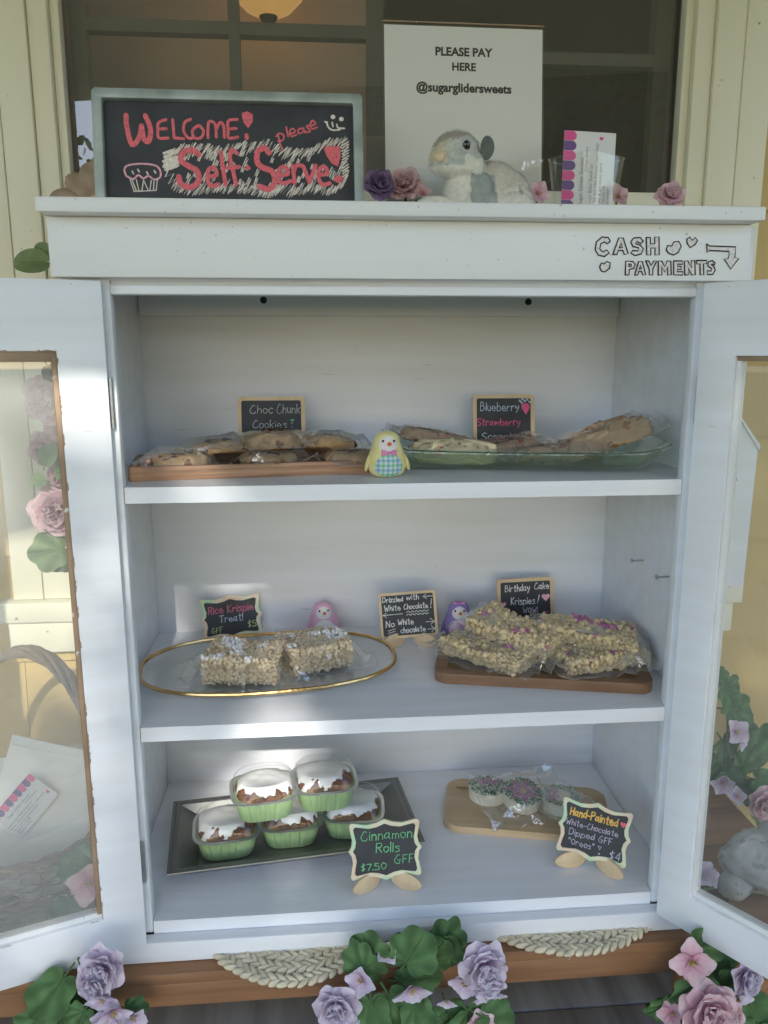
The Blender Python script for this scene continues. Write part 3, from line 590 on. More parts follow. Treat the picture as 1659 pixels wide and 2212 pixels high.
outl([(1374, Y0-2), (1414, Y0-2), (1414, Y0+11), (1401, Y0+11), (1402, Y1), (1388, Y1), (1387, Y0+12), (1374, Y0+12)])
outl([(1447, Y0+8), (1436, Y0-2), (1420, Y0+4), (1418, Y0+20), (1434, Y0+30), (1432, Y0+40), (1416, Y0+40), (1416, Y0+54), (1438, Y0+54), (1448, Y0+36), (1442, Y0+22), (1431, Y0+14), (1438, Y0+12), (1446, Y0+16)])
fas = [o for o in cab.children if o.name.startswith('fascia')][0]
ink.build('lettering', MATS['chalk_black'], fas); fillm.build('lettering_fill', MATS['chalk_softpink'], fas)
for o in fas.children: o.matrix_basis = fas.matrix_basis.inverted() @ KM
# ---------------------------------------------------------------- food and dishes
mat('cookie', (.52, .345, .19), .85, nz=(60, .3), bump=(160, .8), specks=(70, .62, (.20, .10, .05))); mat('chocolate', (.045, .02, .012), .45)
mat('scone', (.50, .35, .22), .9, nz=(45, .25), bump=(120, .8), specks=(90, .60, (.28, .15, .08))); mat('pale_scone', (.80, .68, .42), .9, nz=(35, .2), bump=(90, .9), specks=(55, .66, (.62, .30, .22))); mat('berry', (.10, .03, .05), .5); mat('strawberry_bit', (.55, .08, .06), .5)
mat('krispie', (.8, .7, .5), .55, attr=True, bump=(300, .3), spec=.5)
mat('walnut', (.27, .155, .085), .5, grain=((5, 40, 40), (.16, .085, .045)), nz=(4, .15), bump=(70, .2)); mat('oak', (.45, .27, .16), .55, grain=((9, 150, 210), (.24, .125, .07)), nz=(4, .25), bump=(70, .2))
mat('maple', (.62, .47, .29), .5, grain=((4, 34, 34), (.48, .33, .18)), nz=(4, .1), bump=(60, .15))
film('cellophane', (.975, .98, .975), .40, .045, veil=.03, bump=(60, .5), power=2.2); film('film_edge', (.95, .95, .95), .4, .1, veil=.25, veilcol=(.8, .82, .82)); film('clear_plastic', (.985, .99, .985), .09, .03, veil=.01, power=4.5); film('green_glass', (.80, .87, .79), .2, .03, veil=.05, bump=(120, .5), veilcol=(.48, .54, .44)); film('clear_glass', (.97, .98, .98), .16, .03, veil=.015)
mat('gold', (.72, .47, .20), .22, metal=1, nz=(40, .2), bump=(120, .3)); mat('pewter', (.27, .27, .255), .5, metal=.85, nz=(5, .15)); mat('green_foil', (.38, .53, .26), .5, metal=.1, nz=(20, .08)); mat('foil_edge', (.78, .78, .76), .3, metal=.8)
mat('cinnamon_roll', (.19, .085, .042), .6, nz=(60, .55), bump=(110, 1.0)); mat('icing', (.80, .79, .76), .85, spec=.15, nz=(30, .04), bump=(60, .25)); mat('white_chocolate', (.76, .73, .60), .45, nz=(30, .05))
mat('icing_green', (.07, .20, .10), .6, nz=(90, .5), bump=(200, .6)); mat('icing_pink', (.52, .26, .42), .6, nz=(90, .3), bump=(200, .5)); mat('icing_gold', (.66, .48, .20), .6)
CEL = MATS['cellophane']
def bag(par, w, d, top, seed, W, D, wob=.004, low=-.001, M=None, tailx=0., name='wrapper'):
    """a clear film bag draped over an item w x d that is `top` high; the empty rim of the bag W x D stands out flat"""
    rnd = random.Random(seed); nu, nv = 11, 8; pts = {}
    for i in range(nu+1):
        for j in range(nv+1):
            x = (i/nu-.5)*W+tailx; y = (j/nv-.5)*D; out = max(abs(x)-w/2, abs(y)-d/2, 0)
            h = top+.0012 if out <= 0 else max(low+.001, top*(1-out/.018))
            e = min(i, nu-i, j, nv-j); k = .35 if out <= 0 else 1
            if out > 0: h += abs(rnd.gauss(0, wob))*(1.3 if e == 0 else .8)+(wob*2.6*(.4+.6*abs(nz((j*.33, seed, i), 1)*2)) if i in (0, nu) else wob*1.1 if i in (1, nu-1) else 0)
            else: h += abs(rnd.gauss(0, wob*.25))
            kk = k*(.18 if e == 0 else .45); pts[i, j] = Vector((x+rnd.gauss(0, wob*kk), y+rnd.gauss(0, wob*kk), h))
    b = MB(); vs = [pts[i, j] for i in range(nu+1) for j in range(nv+1)]; fs = []
    for i in range(nu):
        for j in range(nv):
            a = i*(nv+1)+j; q = (a, a+nv+1, a+nv+2, a+1)
            fs += [(q[0], q[1], q[2]), (q[0], q[2], q[3])] if (i+j+seed) % 2 else [(q[0], q[1], q[3]), (q[1], q[2], q[3])]
    b.add(vs, fs); w_ = b.build(name, CEL, par, M, smooth=True, angle=16); g = MB()
    for ks in ([(i, 0) for i in range(nu+1)], [(i, nv) for i in range(nu+1)], [(0, j) for j in range(nv+1)], [(nu, j) for j in range(nv+1)]): g.tube([pts[k]+Vector((0, 0, .0002)) for k in ks], .00035, 4)
    m = MATS['film_edge']; w_.data.materials.append(m); me = g.mesh('edge', m); bm = bmesh.new(); bm.from_mesh(w_.data); n0 = len(bm.faces); bm.from_mesh(me); bm.faces.ensure_lookup_table()
    for f in bm.faces[n0:]: f.material_index = 1
    bm.to_mesh(w_.data); bm.free(); bpy.data.meshes.remove(me); return w_
def lumpy(b, r, h, seed, n=36, k=12, amp=.08):
    """a flat domed biscuit body, radius r, height h, standing on z=0"""
    prof = [(0, 0), (r*.8, 0), (r*.96, h*.12), (r, h*.38), (r*.95, h*.66), (r*.8, h*.86), (r*.5, h*.97), (r*.2, h), (0, h)]
    prof = smoothcurve(prof, 3); o = len(b.v); b.lathe(prof, n, caps=False)
    for i in range(o, len(b.v)):
        p = b.v[i]; q = nz(p, 38, seed)*amp+nz(p, 110, seed)*amp*.5; b.v[i] = Vector((p.x*(1+q), p.y*(1+q), max(0, p.z*(1+q*1.3))))
def cookie_mesh(r, h, seed):
    rnd = random.Random(seed); b = MB(); lumpy(b, r, h, seed, n=64, amp=.14); b.m = 1
    for i in range(30):
        a = rnd.uniform(0, 6.28); q = r*rnd.uniform(.1, 1.0); z = h*(1.0-.75*max(0, (q/r-.45)/.55)**1.3)
        b.ell((q*math.cos(a)*.97, q*math.sin(a)*.97, max(z-.001, h*.25)), (rnd.uniform(.003, .0075), rnd.uniform(.0025, .0055), .0032), 8, 5, rot=Euler((rnd.uniform(-.5, .5), rnd.uniform(-.5, .5), a)).to_matrix())
    return b.mesh('cookie', [MATS['cookie'], MATS['chocolate']])
TRAY = Vector((-.363, .066, S1)); TA = math.atan2(.109-.066, .317)
tr = thing('wooden_tray', 'long low wooden tray with small notches under the bagged cookies', 'tray', TRAY, (0, 0, TA))
b = MB(); Lx, Ly, Hh = .345, .135, .0185
b.prism(rrect(Lx, Ly, .008, z0=0), 0, .0075, axis='z', M=Matrix.Translation((Lx/2, 0, 0))); b.build('tray_base', MATS['oak'], tr, Matrix.Translation((0, 0, .0005)), bevel=.001)
b = MB()
prof = [(0, .0)]
front = [(.006, 0), (.075, 0), (.080, .0032), (.089, .0032), (.094, 0), (.258, 0), (.263, .0032), (.272, .0032), (.277, 0), (Lx-.006, 0), (Lx, .004), (Lx-.002, Hh), (.002, Hh), (0, .004)]
b.prism(front, -.0005, .009); b.build('rim', MATS['oak'], tr, bevel=.0012)
b = MB(); b.prism(front, Ly-.009, Ly+.0005); b.build('rim', MATS['oak'], tr, bevel=.0012)
for x in (0, Lx-.0085): b = MB(); b.box(x+.0003, x+.0085, .0092, Ly-.0092, .0082, Hh-.0008); b.build('rim', MATS['oak'], tr, bevel=.001)
CK = [cookie_mesh(.041, .0205, 1), cookie_mesh(.039, .0195, 2), cookie_mesh(.041, .026, 3)]
def tray_pt(px, py, z): return at(px, py, z=z)
def cookie(label, x, y, z, k, rot, seed, W=.125, D=.1, tailx=0):
    t = thing('wrapped_cookie', label, 'cookie', (x, y, z), rot, 'bagged chocolate chunk cookies'); place('cookie', CK[k], t); bag(t, .074, .074, .0235, seed, W, D, .0032, tailx=tailx); return t
zt = S1+.0086; z1 = S1+.0235
cookie('bagged cookie at the far left end of the wooden tray, lying flat in sunlight', -.305, .130, zt, 0, (0, 0, .2), 11, .13, .1)
cookie('bagged cookie tilted against the left one, second along the tray', -.252, .150, zt+.0155, 1, (R(-8), R(5), 1), 12, .14, .1)
cookie('bagged cookie at the bottom of the stack of two in the middle of the tray', -.187, .150, zt, 1, (0, 0, 2.2), 13, .12, .1)
cookie('thick bagged cookie topmost of the stack of two in front of its sign', -.178, .152, z1+.0085, 2, (R(3), R(1), 3), 14, .13, .11)
cookie('bagged cookie right of the stack, tilted up over its neighbour', -.100, .170, zt+.0165, 0, (R(6), R(-12), 4), 15, .12, .1)
cookie('bagged cookie lying under the tilted one at the right end of the tray', -.066, .150, zt, 1, (0, 0, 5), 16, .115, .095)
# --- green glass dish with scones
DC = Vector((.182, .165, S1)); DA = R(-10.5)
dish = thing('glass_dish', 'long greenish glass dish with upturned ends holding the bagged scones', 'dish', DC, (0, 0, DA))
def dish_fn(dz, sc=1.0):
    def fn(u, v):
        x = (u-.5)*2; y = (v-.5)*2; ex = max(abs(x)-.80, 0)/.2; ey = max(abs(y)-.62, 0)/.38
        z = .002+max(.036*ex**1.5, .025*ey**1.6+.008*ex)+.003*abs(x)**2
        return (x*.197*sc, y*.078*sc+0, z+dz)
    return fn
b = MB(); f1, f2 = dish_fn(0), dish_fn(.0045, .985); b.grid(f1, 44, 16); b.grid(f2, 44, 16)
n1 = 45*17; ring = [i*17 for i in range(45)]+[44*17+j for j in range(1, 17)]+[i*17+16 for i in range(43, -1, -1)]+[j for j in range(15, 0, -1)]
b.f += [[ring[i], ring[(i+1) % len(ring)], ring[(i+1) % len(ring)]+n1, ring[i]+n1] for i in range(len(ring))]; b.mi += [0]*len(ring)
b.build('bowl', MATS['green_glass'], dish, Matrix.Translation((0, 0, -.0017)))
b = MB(); b.tube([Vector(f1(*uv))+Vector((0, 0, .003)) for uv in [(i/44, 0) for i in range(45)]+[(1, j/16) for j in range(1, 17)]+[(i/44, 1) for i in range(43, -1, -1)]+[(0, j/16) for j in range(15, 0, -1)]], .0012, 6, closed=True)
film('dark_glass_edge', (.35, .5, .38), .3, .03, veil=.1, veilcol=(.2, .35, .25)); b.build('rim', MATS['dark_glass_edge'], dish, Matrix.Translation((0, 0, -.0017)))
def scone_mesh(w, d, h, m, seed):
    b = MB(); rnd = random.Random(seed); o = 0
    tri = [(-.5, -.30), (-.42, -.5), (.40, -.44), (.52, -.25), (.46, .30), (.06, .52), (-.34, .46), (-.5, .2)]
    for _ in range(3): tri = [q for i in range(len(tri)) for q in ((tri[i][0]*.75+tri[(i+1) % len(tri)][0]*.25, tri[i][1]*.75+tri[(i+1) % len(tri)][1]*.25), (tri[i][0]*.25+tri[(i+1) % len(tri)][0]*.75, tri[i][1]*.25+tri[(i+1) % len(tri)][1]*.75))]
    ringp = [(x*w, y*d) for x, y in tri]
    b.loft([[(p[0]*k, p[1]*k, z*h) for p in ringp] for k, z in ((.05, 0), (.5, 0), (.9, 0), (.97, .1), (1, .22), (1, .38), (.99, .54), (.97, .68), (.92, .80), (.84, .90), (.72, .95), (.5, 1), (.25, 1.01), (.05, 1.02))])
    for i in range(len(b.v)): p = b.v[i]; q = nz(p, 45, seed)*.13+nz(p, 120, seed)*.10+nz(p, 260, seed)*.06; b.v[i] = Vector((p.x*(1+q*.8), p.y*(1+q), max(0, p.z*(1+q*1.6))))
    for i in range(34): b.m = rnd.choice((1, 2, 1)); a = rnd.uniform(0, 6.28); s_ = rnd.uniform(.2, .92); b.ell((math.cos(a)*w/2*s_, math.sin(a)*d/2*s_, h*(1.0-.3*s_**3)), (rnd.uniform(.002, .005), .003, .002), 8, 5)
    return b.mesh('scone', [MATS[m], MATS['berry'], MATS['strawberry_bit']])
SC = [scone_mesh(.118, .062, .03, 'pale_scone', 1), scone_mesh(.105, .06, .021, 'scone', 2), scone_mesh(.142, .066, .033, 'scone', 3)]
def scone(label, x, y, z, k, rot, seed, W, D, top=.026, w=.1):
    t = thing('wrapped_scone', label, 'scone', DC+Matrix.Rotation(DA, 3, 'Z') @ Vector((x, y, z)), (rot[0], rot[1], rot[2]+DA), 'bagged scones in the glass dish'); place('scone', SC[k], t); bag(t, w, .055, top, seed, W, D, .0045)
scone('pale cream scone nearest the viewer at the left end of the glass dish', -.098, -.022, .0075, 0, (0, R(2), .1), 21, .15, .085)
scone('brown scone leaning out over the left end of the dish beside the yellow chick', -.125, .030, .0265, 1, (R(-4), R(10), -.1), 22, .16, .09, .021)
scone('brown scone in the middle of the dish below its sign', -.022, .018, .015, 1, (0, R(-6), .6), 23, .13, .1, .021)
scone('darker scone lying flat right of the middle of the dish', .050, .002, .012, 1, (0, R(-7), -.2), 24, .14, .1, .021)
scone('small brown scone tucked in at the back of the dish under the propped one', .075, .034, .010, 1, (R(4), R(5), .5), 26, .12, .09, .021)
scone('big berry scone propped up on the right end of the dish', .122, .004, .0270, 2, (R(2), R(-20), 0), 25, .18, .095, .033, .13)
# --- rice treats
def grains(w, d, h, seed, n, cols, g=.0035, shear=0, chunks=0, taper=0):
    rnd = random.Random(seed); b = MB(); b.col = cols[-1]; o = len(b.v)
    ico = bmesh.new(); bmesh.ops.create_icosphere(ico, subdivisions=1, radius=1); iv = [v.co.copy() for v in ico.verts]; jf = [tuple(v.index for v in f.verts) for f in ico.faces]; ico.free()
    b.box(-w/2*.95, w/2*.95, -d/2*.95, d/2*.95, h*.04, h*.96)  # core coloured darker so the gaps between grains look shaded
    faces = [(w*d, 't'), (w*h, 'f'), (w*h, 'k'), (d*h, 'l'), (d*h, 'r')]; T = sum(a for a, _ in faces)
    for i in range(n+chunks):
        q = rnd.uniform(0, T)
        for a, nm in faces:
            q -= a
            if q < 0: break
        x, y, z = rnd.uniform(-w/2, w/2), rnd.uniform(-d/2, d/2), rnd.uniform(.001, h); j = rnd.gauss(0, .0012)-.0010
        if nm == 't': z = h+j
        elif nm == 'f': y = -d/2-j
        elif nm == 'k': y = d/2+j
        elif nm == 'l': x = -w/2-j
        else: x = w/2+j
        big = i >= n; k = rnd.uniform(.8, 1.25)*(1.7 if big else 1); E = Euler([rnd.uniform(0, 6.28) for _ in '...']).to_matrix(); b.col = rnd.choice(cols[:-1]) if not big else (.66, .53, .30)
        if not big and nm == 't' and nz((x, y, 0), 40, seed) > .28-shear*.5: b.col = (.50, .18, .36) if chunks else (.85, .83, .8)  # white top grains paint drizzle and glare off the wrapper
        S = Vector((g*1.25*k, g*.85*k, g*.78*k)); b.add([Vector((x, y, z))+E @ Vector((v.x*S.x, v.y*S.y, v.z*S.z)) for v in iv], jf)
    zmin = min(p.z for p in b.v)
    for p in b.v: p.z -= zmin; p.y *= 1+taper*p.x/w*2; p.z *= 1+.12*nz((p.x, p.y, 0), 26, seed)
    return b.mesh('treat', MATS['krispie'], angle=60)
kc = [(.64, .51, .34), (.68, .56, .39), (.61, .48, .31), (.69, .59, .43), (.44, .33, .2)]
KR = [grains(.108, .082, .040, 1, 1500, kc, shear=.2), grains(.098, .078, .040, 2, 1400, kc, shear=.2)]
bc = [(.60, .47, .28), (.64, .52, .33), (.57, .44, .25), (.62, .50, .33), (.42, .31, .17)]
BR = [grains(.146, .068, .022, 5, 1050, bc, shear=.0, chunks=110, taper=.18), grains(.138, .068, .021, 6, 980, bc, shear=-.06, chunks=100, taper=-.15)]
# gold rimmed platter
PC = Vector((-.196, .2065, S2)); PA = R(6.5)
pl = thing('glass_platter', 'oval clear glass platter with a gold rim carrying two rice treats', 'platter', PC, (0, 0, PA))
def oval(k, z, n=64, a=.198, c=.122): return [((abs(math.cos(t))**.82)*math.copysign(1, math.cos(t))*(a-k), (abs(math.sin(t))**.82)*math.copysign(1, math.sin(t))*(c-k), z) for t in [2*math.pi*i/n for i in range(n)]]
b = MB(); b.loft([oval(.03, .0005), oval(.024, .0005), oval(.008, .006), oval(.001, .0128), oval(.004, .0128), oval(.012, .0075), oval(.03, .004), oval(.09, .004)], caps=True); b.build('plate', MATS['clear_glass'], pl)
b = MB(); b.tube(oval(.001, .0148), .0031, 8, closed=True)
for i, p in enumerate(b.v): p.z += .0008*nz(p, 90, 4)
b.build('gold_rim', MATS['gold'], pl)
def treat(label, me, loc, rot, seed, w, d, h, W, D, grp):
    t = thing('rice_treat', label, 'rice treat', loc, rot, grp); place('treat', me, t); bag(t, w, d, h, seed, W, D, .0045); return t
g1 = 'plain bagged rice treats'
treat('square rice treat with white drizzle and painted wrapper glare on the left of the gold-rimmed platter', KR[0], (-.232, .172, S2+.0042), (0, 0, R(-8)), 31, .108, .082, .041, .18, .135, g1)
treat('square rice treat on the right of the gold-rimmed platter before the pink chick', KR[1], (-.127, .210, S2+.0042), (0, 0, R(22)), 32, .098, .078, .041, .165, .13, g1)
# walnut board with birthday bars
BA = R(-12.6); BC = Vector((.229, .183, S2))
bd = thing('walnut_board', 'dark wooden serving board with rounded corners under four bagged bars', 'board', BC, (0, 0, BA))
b = MB(); o = rrect(.322, .18, .022, 7, -.09); i_ = rrect(.285, .143, .02, 7, -.0715); b.prism(o, .0, .0165, axis='z', holes=(i_,)); b.build('rim', MATS['walnut'], bd, bevel=.003, seg=3)
b = MB(); b.prism(rrect(.2845, .1425, .02, 7, -.07125), .0006, .0095, axis='z'); b.build('base', MATS['walnut'], bd)
def brow(x, y, z): return BC+Matrix.Rotation(BA, 3, 'Z') @ Vector((x, y, z))
g2 = 'bagged birthday cake bars'
treat('cream bar with pink sprinkles lowest on the left of the walnut board', BR[0], brow(-.082, -.014, .0102), (0, 0, BA+R(-30)), 41, .140, .062, .026, .195, .11, g2)
treat('cream bar lying slantwise across the top of the left pair', BR[1], brow(-.040, .014, .0355), (R(4), R(9), BA+R(-32)), 42, .132, .062, .025, .19, .11, g2)
treat('cream bar lying lowest on the right end of the walnut board', BR[1], brow(.092, -.010, .0102), (0, 0, BA+R(22)), 43, .132, .062, .025, .185, .115, g2)
treat('cream bar topped with purple bits resting above the right pair', BR[0], brow(.074, .022, .0345), (R(2), R(4), BA+R(-8)), 44, .140, .062, .026, .19, .12, g2)
# --- cinnamon rolls on the metal tray
ca, cb, cc, ce = (at(*q, z=FL+.02) for q in ((357, 1891), (378, 1734), (862, 1682), (915, 1819)))
TC = (ca+cb+cc+ce)/4; TX = ((ce-ca)+(cc-cb)); TAn = math.atan2(TX.y, TX.x); TW, TD = .398, .2
mt = thing('metal_tray', 'dark metal tray with a beaded edge carrying five cinnamon rolls', 'tray', (TC.x, TC.y, FL), (0, 0, TAn))
b = MB()
def trect(w, d, z, n=8):
    c = [(-w/2, -d/2), (w/2, -d/2), (w/2, d/2), (-w/2, d/2)]; out = []
    for i in range(4):
        for j in range(n): t = j/n; out.append((c[i][0]*(1-t)+c[(i+1) % 4][0]*t, c[i][1]*(1-t)+c[(i+1) % 4][1]*t, z))
    return out
b.loft([trect(TW-.09, TD-.05, .0004), trect(TW, TD, .0205), trect(TW-.001, TD-.001, .0222), trect(TW-.026, TD-.026, .0215), trect(TW-.09, TD-.05, .0035)], caps=True); b.build('tray_body', MATS['pewter'], mt, smooth=False)
b = MB()
for e in range(4):
    n = 74 if e % 2 == 0 else 36
    for i in range(n):
        q = trect(TW-.012, TD-.012, .0221, 1); p = Vector(q[e]).lerp(Vector(q[(e+1) % 4]), (i+.5)/n); b.ell(p, .0013, 5, 3)
b.build('beaded_edge', MATS['pewter'], mt)
def sq(r, z, p=4.0, n=120, rib=0):
    out = []
    for i in range(n):
        a = 2*math.pi*i/n; k = r/((abs(math.cos(a))**p+abs(math.sin(a))**p)**(1/p)); k *= 1-(rib if i % 6 < 2 and min(abs(math.cos(a)), abs(math.sin(a))) < .56 else 0); out.append((k*math.cos(a), k*math.sin(a), z))
    return out
def cup_parts(seed):
    rnd = random.Random(seed); P = []
    b = MB(); b.loft([sq(.030, .0002, 3.4), sq(.0345, .001, 3.6), sq(.0365, .006, 3.3, rib=.05), sq(.0405, .029, 4.2, rib=.05), sq(.041, .0315, 4)], caps=True); P.append(('cup', b.mesh('cup', MATS['green_foil'], angle=18)))
    b = MB(); b.loft([sq(.041, .0314), sq(.0455, .0320), sq(.0458, .0330), sq(.0415, .0334), sq(.040, .0318)], caps=False); P.append(('cup_rim', b.mesh('cup_rim', MATS['foil_edge'])))
    b = MB(); rr = [sq(.001, .044, 2.6)]
    b.loft([sq(.039, .030, 3), sq(.0385, .033, 2.9), sq(.036, .0365, 2.7), sq(.028, .0395, 2.5), sq(.010, .0405, 2.3), sq(.001, .0407, 2)], caps=True)
    for i in range(len(b.v)): p = b.v[i]; q = nz(p, 70, seed)*.0065+nz(p, 190, seed)*.0045; b.v[i] = p+Vector((0, 0, q if p.z > .032 else 0))
    P.append(('roll', b.mesh('roll', MATS['cinnamon_roll'])))
    b = MB(); nr, na = 9, 60; off = (rnd.uniform(-.006, .004), rnd.uniform(.003, .009)); rings = []
    for k in range(nr):
        f = (k+1)/nr; ring_ = []
        for i in range(na):
            a = 2*math.pi*i/na; edge = .0430*(1+.20*nz((math.cos(a), math.sin(a), 0), 1.3, seed)+.16*nz((math.cos(a), math.sin(a), 0), 3.5, seed+3)+.05*nz((math.cos(a), math.sin(a), 0), 10, seed+5))
            r = edge*f; x, y = off[0]+r*math.cos(a), off[1]+r*math.sin(a); q = math.hypot(x, y)
            z = .0468-.0012*f-(.0085 if f > .95 else .0025 if f > .8 else 0)-max(0, q-.026)*.35+.0009*nz((x, y, 0), 90, seed); ring_.append((max(-.0372, min(.0372, x)), max(-.0372, min(.0372, y)), z))
        rings.append(ring_)
    b.loft(rings, caps=False); b.f.append(list(range(na))); b.mi.append(0); b.f.append([(nr-1)*na+i for i in range(na-1, -1, -1)]); b.mi.append(0)
    P.append(('icing', b.mesh('icing', MATS['icing'], angle=50)))
    b = MB(); b.loft([sq(.0452, .0336), sq(.0425, .0345), sq(.0415, .038), sq(.0398, .048, 3), sq(.037, .0515, 2.8), sq(.034, .0525, 2.7), sq(.0335, .0518, 2.7), sq(.001, .0518, 2)], caps=False); P.append(('lid', b.mesh('lid', MATS['clear_plastic'], angle=55)))
    return P
CP = [cup_parts(i) for i in (1, 2, 3)]
def cup(label, x, y, z, rot, k):
    t = thing('cinnamon_roll_cup', label, 'dessert cup', (x, y, z), (0, 0, rot), 'cinnamon rolls in green foil cups')
    for n, me in CP[k]: place(n, me, t)
    t.scale = (1.17, 1.08, 1.15)
A0 = TAn; zb = FL+.0038
def cpos(px, py, z, r=.041): p = at(px, py, z=z); return p.x, p.y+r
for lab, px, py, z, rot, k in (('iced cinnamon roll cup on the tray at front left, below the stacked pair', 486, 1862, zb, .12, 0), ('half hidden cinnamon roll cup in the middle of the tray beneath the two stacked ones', 627, 1836, zb, .05, 1), ('cinnamon roll cup on the tray at right, behind the scalloped sign', 764, 1817, zb, -.05, 2),
    ('cinnamon roll cup stacked on top at left, thickly covered with white icing', 568, 1779, zb+.0607, .16, 1), ('cinnamon roll cup stacked on top at right with a brown patch of roll showing', 702, 1756, zb+.0607, .1, 0)):
    x, y = cpos(px, py, z); cup(lab, x, y, z, rot, k)
# --- cutting board with three painted cookies
c1, c2, c3, c4 = (at(*q, z=FL+.012) for q in ((998, 1685), (987, 1792), (1203, 1812), (1284, 1721)))
CBc = Vector((.2325, .238, FL)); CBa = R(-13)
cbd = thing('cutting_board', 'small pale wooden cutting board with a finger hole under painted round cookies', 'board', CBc, (0, 0, CBa))
hole_ = [(-.112+.012*math.cos(2*math.pi*i/20), .046+.006*math.sin(2*math.pi*i/20)) for i in range(20)]
b = MB(); b.prism(rrect(.278, .152, .03, 8, -.076), .0, .0125, axis='z', holes=(hole_,)); b.build('slab', MATS['maple'], cbd, bevel=.0025, seg=3)
def dipped(label, x, y, rot, kind, seed, tilt=(0, 0)):
    t = thing('dipped_cookie', label, 'cookie', CBc+Matrix.Rotation(CBa, 3, 'Z') @ Vector((x, y, .0127)), (tilt[0], tilt[1], rot), 'hand-painted dipped cookies'); rnd = random.Random(seed); h = .021; r = .0330
    b = MB(); b.lathe(smoothcurve([(0, 0), (r*.9, 0), (r, .002), (r, h*.8), (r*.93, h), (0, h)], 3), 40); b.build('coating', MATS['white_chocolate'], t)
    b = MB(); b.m = 0
    for i in range(300):
        a = rnd.uniform(0, 6.28); q = r*math.sqrt(rnd.uniform(.30 if kind else 0, .98)); b.ell((q*math.cos(a), q*math.sin(a), h+.0006), (rnd.uniform(.0012, .0028), .0013, .0008), 6, 4, rot=Matrix.Rotation(rnd.uniform(0, 3), 3, 'Z'))
    b.build('green_icing', MATS['icing_green'] if kind != 2 else MATS['icing_green'], t); b = MB()
    for i in range(7 if kind == 1 else 3):
        a = 2*math.pi*i/7; 
        for j in range(44):
            q = rnd.uniform(.007, .0265); w_ = rnd.uniform(-1, 1)*.0062*math.sin(max(0, min(1, (q-.004)/.024))*math.pi); b.ell((q*math.cos(a)-w_*math.sin(a), q*math.sin(a)+w_*math.cos(a), h+.0016), (.0022, .0014, .001), 6, 4, rot=Matrix.Rotation(a, 3, 'Z'))
    b.build('pink_icing', MATS['icing_pink'], t)
    if kind == 1:
        b = MB()
        for i in range(30): a = rnd.uniform(0, 6.28); q = rnd.uniform(0, .0048); b.ell((q*math.cos(a), q*math.sin(a), h+.0022), .0011, 6, 4)
        b.build('gold_icing', MATS['icing_gold'], t)
    return t
d1 = dipped('white dipped cookie with dull green icing, left of the flower cookie', -.066, .022, .4, 0, 1)
d2 = dipped('white dipped cookie painted with a pink seven-petal flower on green, foremost of the three', -.008, .004, .2, 1, 2, (R(13), 0)); d2.location.z += .0075
bag(d2, .066, .066, .027, 51, .16, .125, .0058)
d3 = dipped('white dipped cookie with dark green icing, half hidden by the scalloped sign', .058, .008, 2.0, 2, 3); bag(d3, .066, .066, .023, 52, .1, .095, .003)
# ---------------------------------------------------------------- soft toys
mat('plush_fur', (.6, .6, .6), .95, attr=True, bump=(260, .6), sheen=.3); mat('felt_yellow', (.76, .68, .30), .95, nz=(60, .08), bump=(300, .3), sheen=.2); mat('felt_pink', (.72, .42, .55), .95, nz=(60, .08), bump=(300, .3), sheen=.2); mat('felt_purple', (.30, .22, .50), .95, nz=(60, .08), bump=(300, .3), sheen=.2)
mat('felt_white', (.76, .72, .68), .95, nz=(60, .05), bump=(300, .3)); mat('beak_orange', (.72, .16, .06), .8, nz=(90, .1)); mat('bow_pink', (.70, .26, .45), .9, nz=(90, .1)); mat('bead_black', (.012, .01, .01), .12, spec=.6); mat('ear_grey', (.13, .145, .13), .9, nz=(80, .15)); mat('nose_cream', (.72, .55, .36), .8); mat('flower_cloth', (.70, .42, .58), .9, specks=(55, .58, (.36, .26, .52)))
def _gingham():
    m = bpy.data.materials.new('gingham'); m.use_nodes = True; t = m.node_tree; L = t.links.new; b = t.nodes['Principled BSDF']; b.inputs['Roughness'].default_value = .9
    tc = t.nodes.new('ShaderNodeTexCoord'); sp = t.nodes.new('ShaderNodeSeparateXYZ'); L(tc.outputs['Object'], sp.inputs[0]); out = []
    for ax in ('X', 'Z'):
        a = t.nodes.new('ShaderNodeMath'); a.operation = 'MULTIPLY'; a.inputs[1].default_value = 78; L(sp.outputs[ax], a.inputs[0])
        f = t.nodes.new('ShaderNodeMath'); f.operation = 'FRACT'; L(a.outputs[0], f.inputs[0]); r = t.nodes.new('ShaderNodeValToRGB'); r.color_ramp.interpolation = 'CONSTANT'
        e = r.color_ramp.elements; e[0].position = 0; e[0].color = (.80, .82, .80, 1); e[1].position = .25; e[1].color = (.42, .70, .52, 1); k = e.new(.5); k.color = (.80, .82, .80, 1); k = e.new(.75); k.color = (.42, .60, .76, 1); L(f.outputs[0], r.inputs[0]); out.append(r.outputs[0])
    mx = t.nodes.new('ShaderNodeMix'); mx.data_type = 'RGBA'; mx.blend_type = 'MULTIPLY'; mx.inputs[0].default_value = 1; L(out[0], mx.inputs[6]); L(out[1], mx.inputs[7]); L(mx.outputs[2], b.inputs['Base Color']); MATS['gingham'] = m
_gingham()
